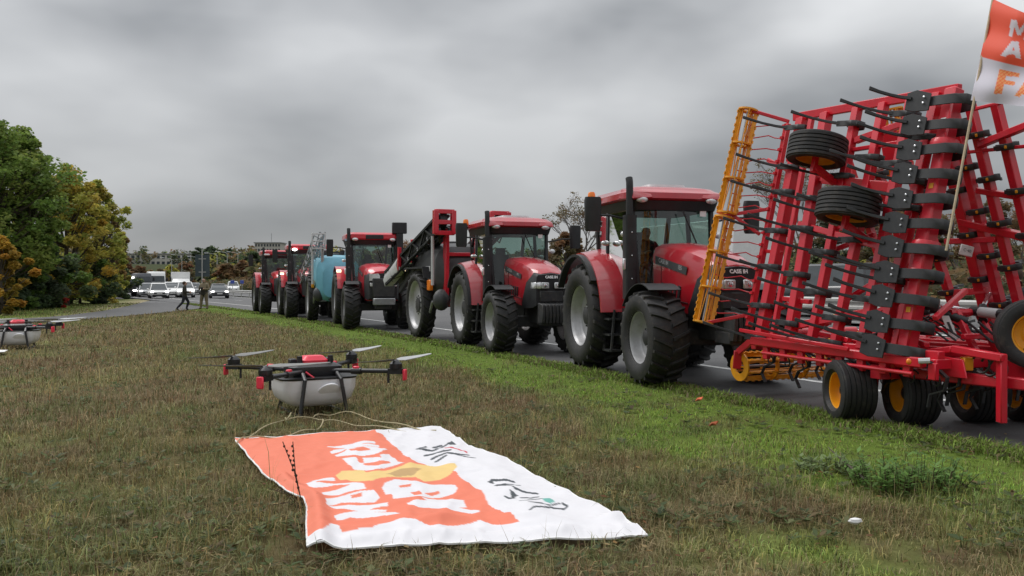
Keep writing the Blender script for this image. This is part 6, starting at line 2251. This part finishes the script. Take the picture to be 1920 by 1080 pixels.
for (px, Y, m, kw, lb) in ((297, 88, 'white_paint', dict(H=1.5, W=1.85), 'white hatchback leading the oncoming queue'), (322, 93, 'white_paint', dict(H=1.62, suv=True, W=1.9), 'white car behind and right of the leading white hatchback'),
                           (347, 92, 'white_paint', dict(H=1.65, suv=True), 'white car behind the running woman'), (275, 95, 'car_silver', dict(H=1.52), 'silver car at the left of the white hatchback'),
                           (410, 88, 'car_grey', dict(H=1.45), 'dark grey car with lit headlights right of the man in camouflage'), (364, 112, 'car_silver', dict(H=1.5), 'grey car behind the man in camouflage'),
                           (437, 135, 'white_paint', dict(H=1.7, lit=False, suv=True), 'small white car beyond the guardrail')):
    p, s = pxroad(px, Y)
    car(lb, p, math.atan2(-p.y, -p.x) + .05, m, **kw)
p, s = pxroad(294, 125); truck('white cab-over truck in the oncoming queue', p, math.atan2(-p.y, -p.x) + .03, 'white_paint', 'white_paint', W=2.35, cabH=3.05, H=3.1)
p, s = pxroad(340, 108); truck('white box truck right of the white cab-over truck', p, math.atan2(-p.y, -p.x) + .03, 'white_paint', 'white_paint', W=2.1, cabH=2.0, H=2.85, Ln=6)
p, s = pxroad(266, 99); truck('dark blue truck left of the white cab-over truck', p, math.atan2(-p.y, -p.x) + .03, 'car_navy', 'car_navy', W=2.1, cabH=2.6, H=2.5, lit=False)
p, s = pxroad(238, 96); tk_ = truck('dark truck with dazzling headlights beside the left trees', p, math.atan2(-p.y, -p.x) + .03, 'car_black', 'car_black', W=2.1, cabH=2.4, H=2.4, lit=True)
for y in (-.75, .6):
    MB().ball((.02, y, 2.1), (.06, .14, .12), 10, 7).build('roof_lamp', 'headlamp_lit', tk_)
# opposite carriageway, seen through the cultivator
p = on_road(22.5, 13.3); car('black estate car passing behind the guardrail and the cultivator', p, road_yaw(22.5, False), 'car_black', W=1.85, Ln=4.8, H=1.72, suv=True, lit=False)
p = on_road(35.2, 14.3); truck('white box truck beyond the guardrail behind the nearest tractor', p, road_yaw(31, False), 'white_paint', 'white_paint', H=3.5, Ln=8, lit=False)
p = on_road(14.5, 13.4); car('dark car beyond the guardrail at the right picture edge', p, road_yaw(14.5, False), 'car_grey', W=1.8, Ln=4.5, H=1.5, lit=False)

# ------------------------------------------------------------------ people
SKIN = (.42, .26, .20)
# woman in dark clothes stepping to the left
J, R_ = std_joints()
J.update(hipL=(-.10, 0, .90), knL=(-.12, .22, .52), anL=(-.12, .10, .12), toL=(-.12, .22, .05), hipR=(.10, 0, .90), knR=(.12, -.10, .50), anR=(.12, -.42, .14), toR=(.12, -.34, .04),
         elL=(-.26, .06, 1.12), wrL=(-.16, .28, 1.12), haL=(-.10, .34, 1.14), elR=(.26, .02, 1.12), wrR=(.14, .26, 1.08), haR=(.08, .33, 1.10))
def stout(R_, k, kl):
    for kk in R_:
        f = kl if kk[:2] in ('hi', 'kn', 'an') else (k if kk[:2] in ('pe', 'sp', 'ch', 'sh', 'el', 'wr') else 1.05)
        R_[kk] = tuple(v * f for v in R_[kk]) if isinstance(R_[kk], tuple) else R_[kk] * f


stout(R_, 1.28, 1.22)
jk, tr_ = (.045, .042, .035), (.022, .024, .034)
pm = person_mesh('body', J, R_, dict(head0=SKIN, head1=SKIN, crown=(.08, .05, .03), neck=jk, spine=jk, chest=jk, sh=jk, el=jk, wr=jk, ha=SKIN, hi=jk, kn=tr_, an=tr_, to=(.02, .02, .02)), dict(face=(0, 1, 0)))
q = G(346, 583)
o_ = link('person', pm); o_.location = (q.x, q.y, .02); o_.rotation_euler = (0, 0, math.radians(-70)); o_.scale = (.97, .97, .93)
tag(o_, 'person in a dark jacket and trousers walking beside the road', 'person')
MB().ball((0, -.015, 1.66), (.10, .115, .115), 12, 8).build('hair', 'wood_dark' if 'wood_dark' in MATS else mat('wood_dark', (.06, .035, .02), .8), o_)
# man in camouflage holding a device with both hands
J, R_ = std_joints()
J.update(elL=(-.30, .02, 1.13), wrL=(-.14, .24, 1.16), haL=(-.07, .28, 1.18), elR=(.30, .02, 1.13), wrR=(.14, .24, 1.16), haR=(.07, .28, 1.18),
         knL=(-.15, .02, .50), anL=(-.19, -.02, .09), toL=(-.22, .10, .04), knR=(.15, .05, .50), anR=(.20, .02, .09), toR=(.23, .15, .04), head0=(0, .05, 1.58), head1=(0, .06, 1.66))
for kk in ('chest', 'spine', 'pelvis'):
    R_[kk] = (R_[kk][0] * 1.18, R_[kk][1] * 1.2)
stout(R_, 1.25, 1.35)
cm, cm2, vest = (.21, .175, .115), (.16, .13, .085), (.05, .045, .04)
pm = person_mesh('body', J, R_, dict(head0=SKIN, head1=SKIN, crown=(.20, .17, .14), neck=cm, spine=vest, chest=cm, sh=cm, el=cm, wr=cm, ha=SKIN, hi=cm2, kn=cm2, an=cm, to=(.08, .06, .04)), dict(face=(0, 1, 0)))
q = G(383, 581)
o_ = link('person', pm); o_.location = (q.x, q.y, .02); o_.rotation_euler = (0, 0, math.radians(168)); o_.scale = (1.05, 1.05, 1.04)
tag(o_, 'person in pale camouflage clothes standing at the verge tip', 'person')
ca = Vector((q.x, q.y, .02)) + Matrix.Rotation(math.radians(168), 3, 'Z') @ Vector((0, .34, 1.24))
mbx = MB().box((0, 0, 0), (.22, .10, .12)).lathe([(.05, 0), (.05, .08), (.04, .10), (.001, .10)], 12, (0, -.05, 0), (0, -1, 0))
cm_ = mbx.build('camera_device', 'cloth_black', bevel=.01); cm_.location = ca; tag(cm_, 'black device held by the person in camouflage', 'camera')
# photographer behind the cultivator at the right edge
J, R_ = std_joints()
J.update(elL=(-.33, .10, 1.20), wrL=(-.16, .30, 1.50), haL=(-.09, .32, 1.58), elR=(.30, .14, 1.22), wrR=(.12, .28, 1.50), haR=(.07, .30, 1.58), head0=(0, .07, 1.59), head1=(0, .08, 1.67), crown=(0, .06, 1.74))
bk = (.014, .014, .016)
pm = person_mesh('body', J, R_, dict(head0=SKIN, head1=SKIN, crown=(.05, .035, .025), neck=SKIN, spine=bk, chest=bk, sh=bk, el=bk, wr=bk, ha=SKIN, hi=bk, kn=(.03, .03, .035), an=(.03, .03, .035), to=bk), dict(face=(0, 1, 0)))
pp = PY(1911, 600, 11.6)
pz = hz(pp.x, pp.y)
o_ = link('person', pm); o_.location = (pp.x, pp.y, pz); o_.rotation_euler = (0, 0, math.radians(72)); o_.scale = (1.04, 1.04, 1.04)
tag(o_, 'person in black raising a camera behind the cultivator, right edge', 'person')
MB().ball((0, .055, 1.665), (.098, .105, .105), 14, 10).build('hair', 'wood_dark', o_).scale = (1, .92, 1)
rot = Matrix.Rotation(math.radians(72), 3, 'Z')
cpos = Vector((pp.x, pp.y, pz)) + rot @ Vector((0, .30, 1.70))
cm_ = MB().box((0, 0, 0), (.15, .08, .10)).lathe([(.042, 0), (.045, .10), (.045, .14), (.001, .14)], 14, (0, .04, 0), (0, 1, 0)).box((0, .0, .065), (.06, .06, .035)).build('photo_camera', 'cloth_black', bevel=.006)
cm_.location = cpos; cm_.rotation_euler = (0, 0, math.radians(72))
tag(cm_, 'black photo camera held up at the right picture edge', 'camera')
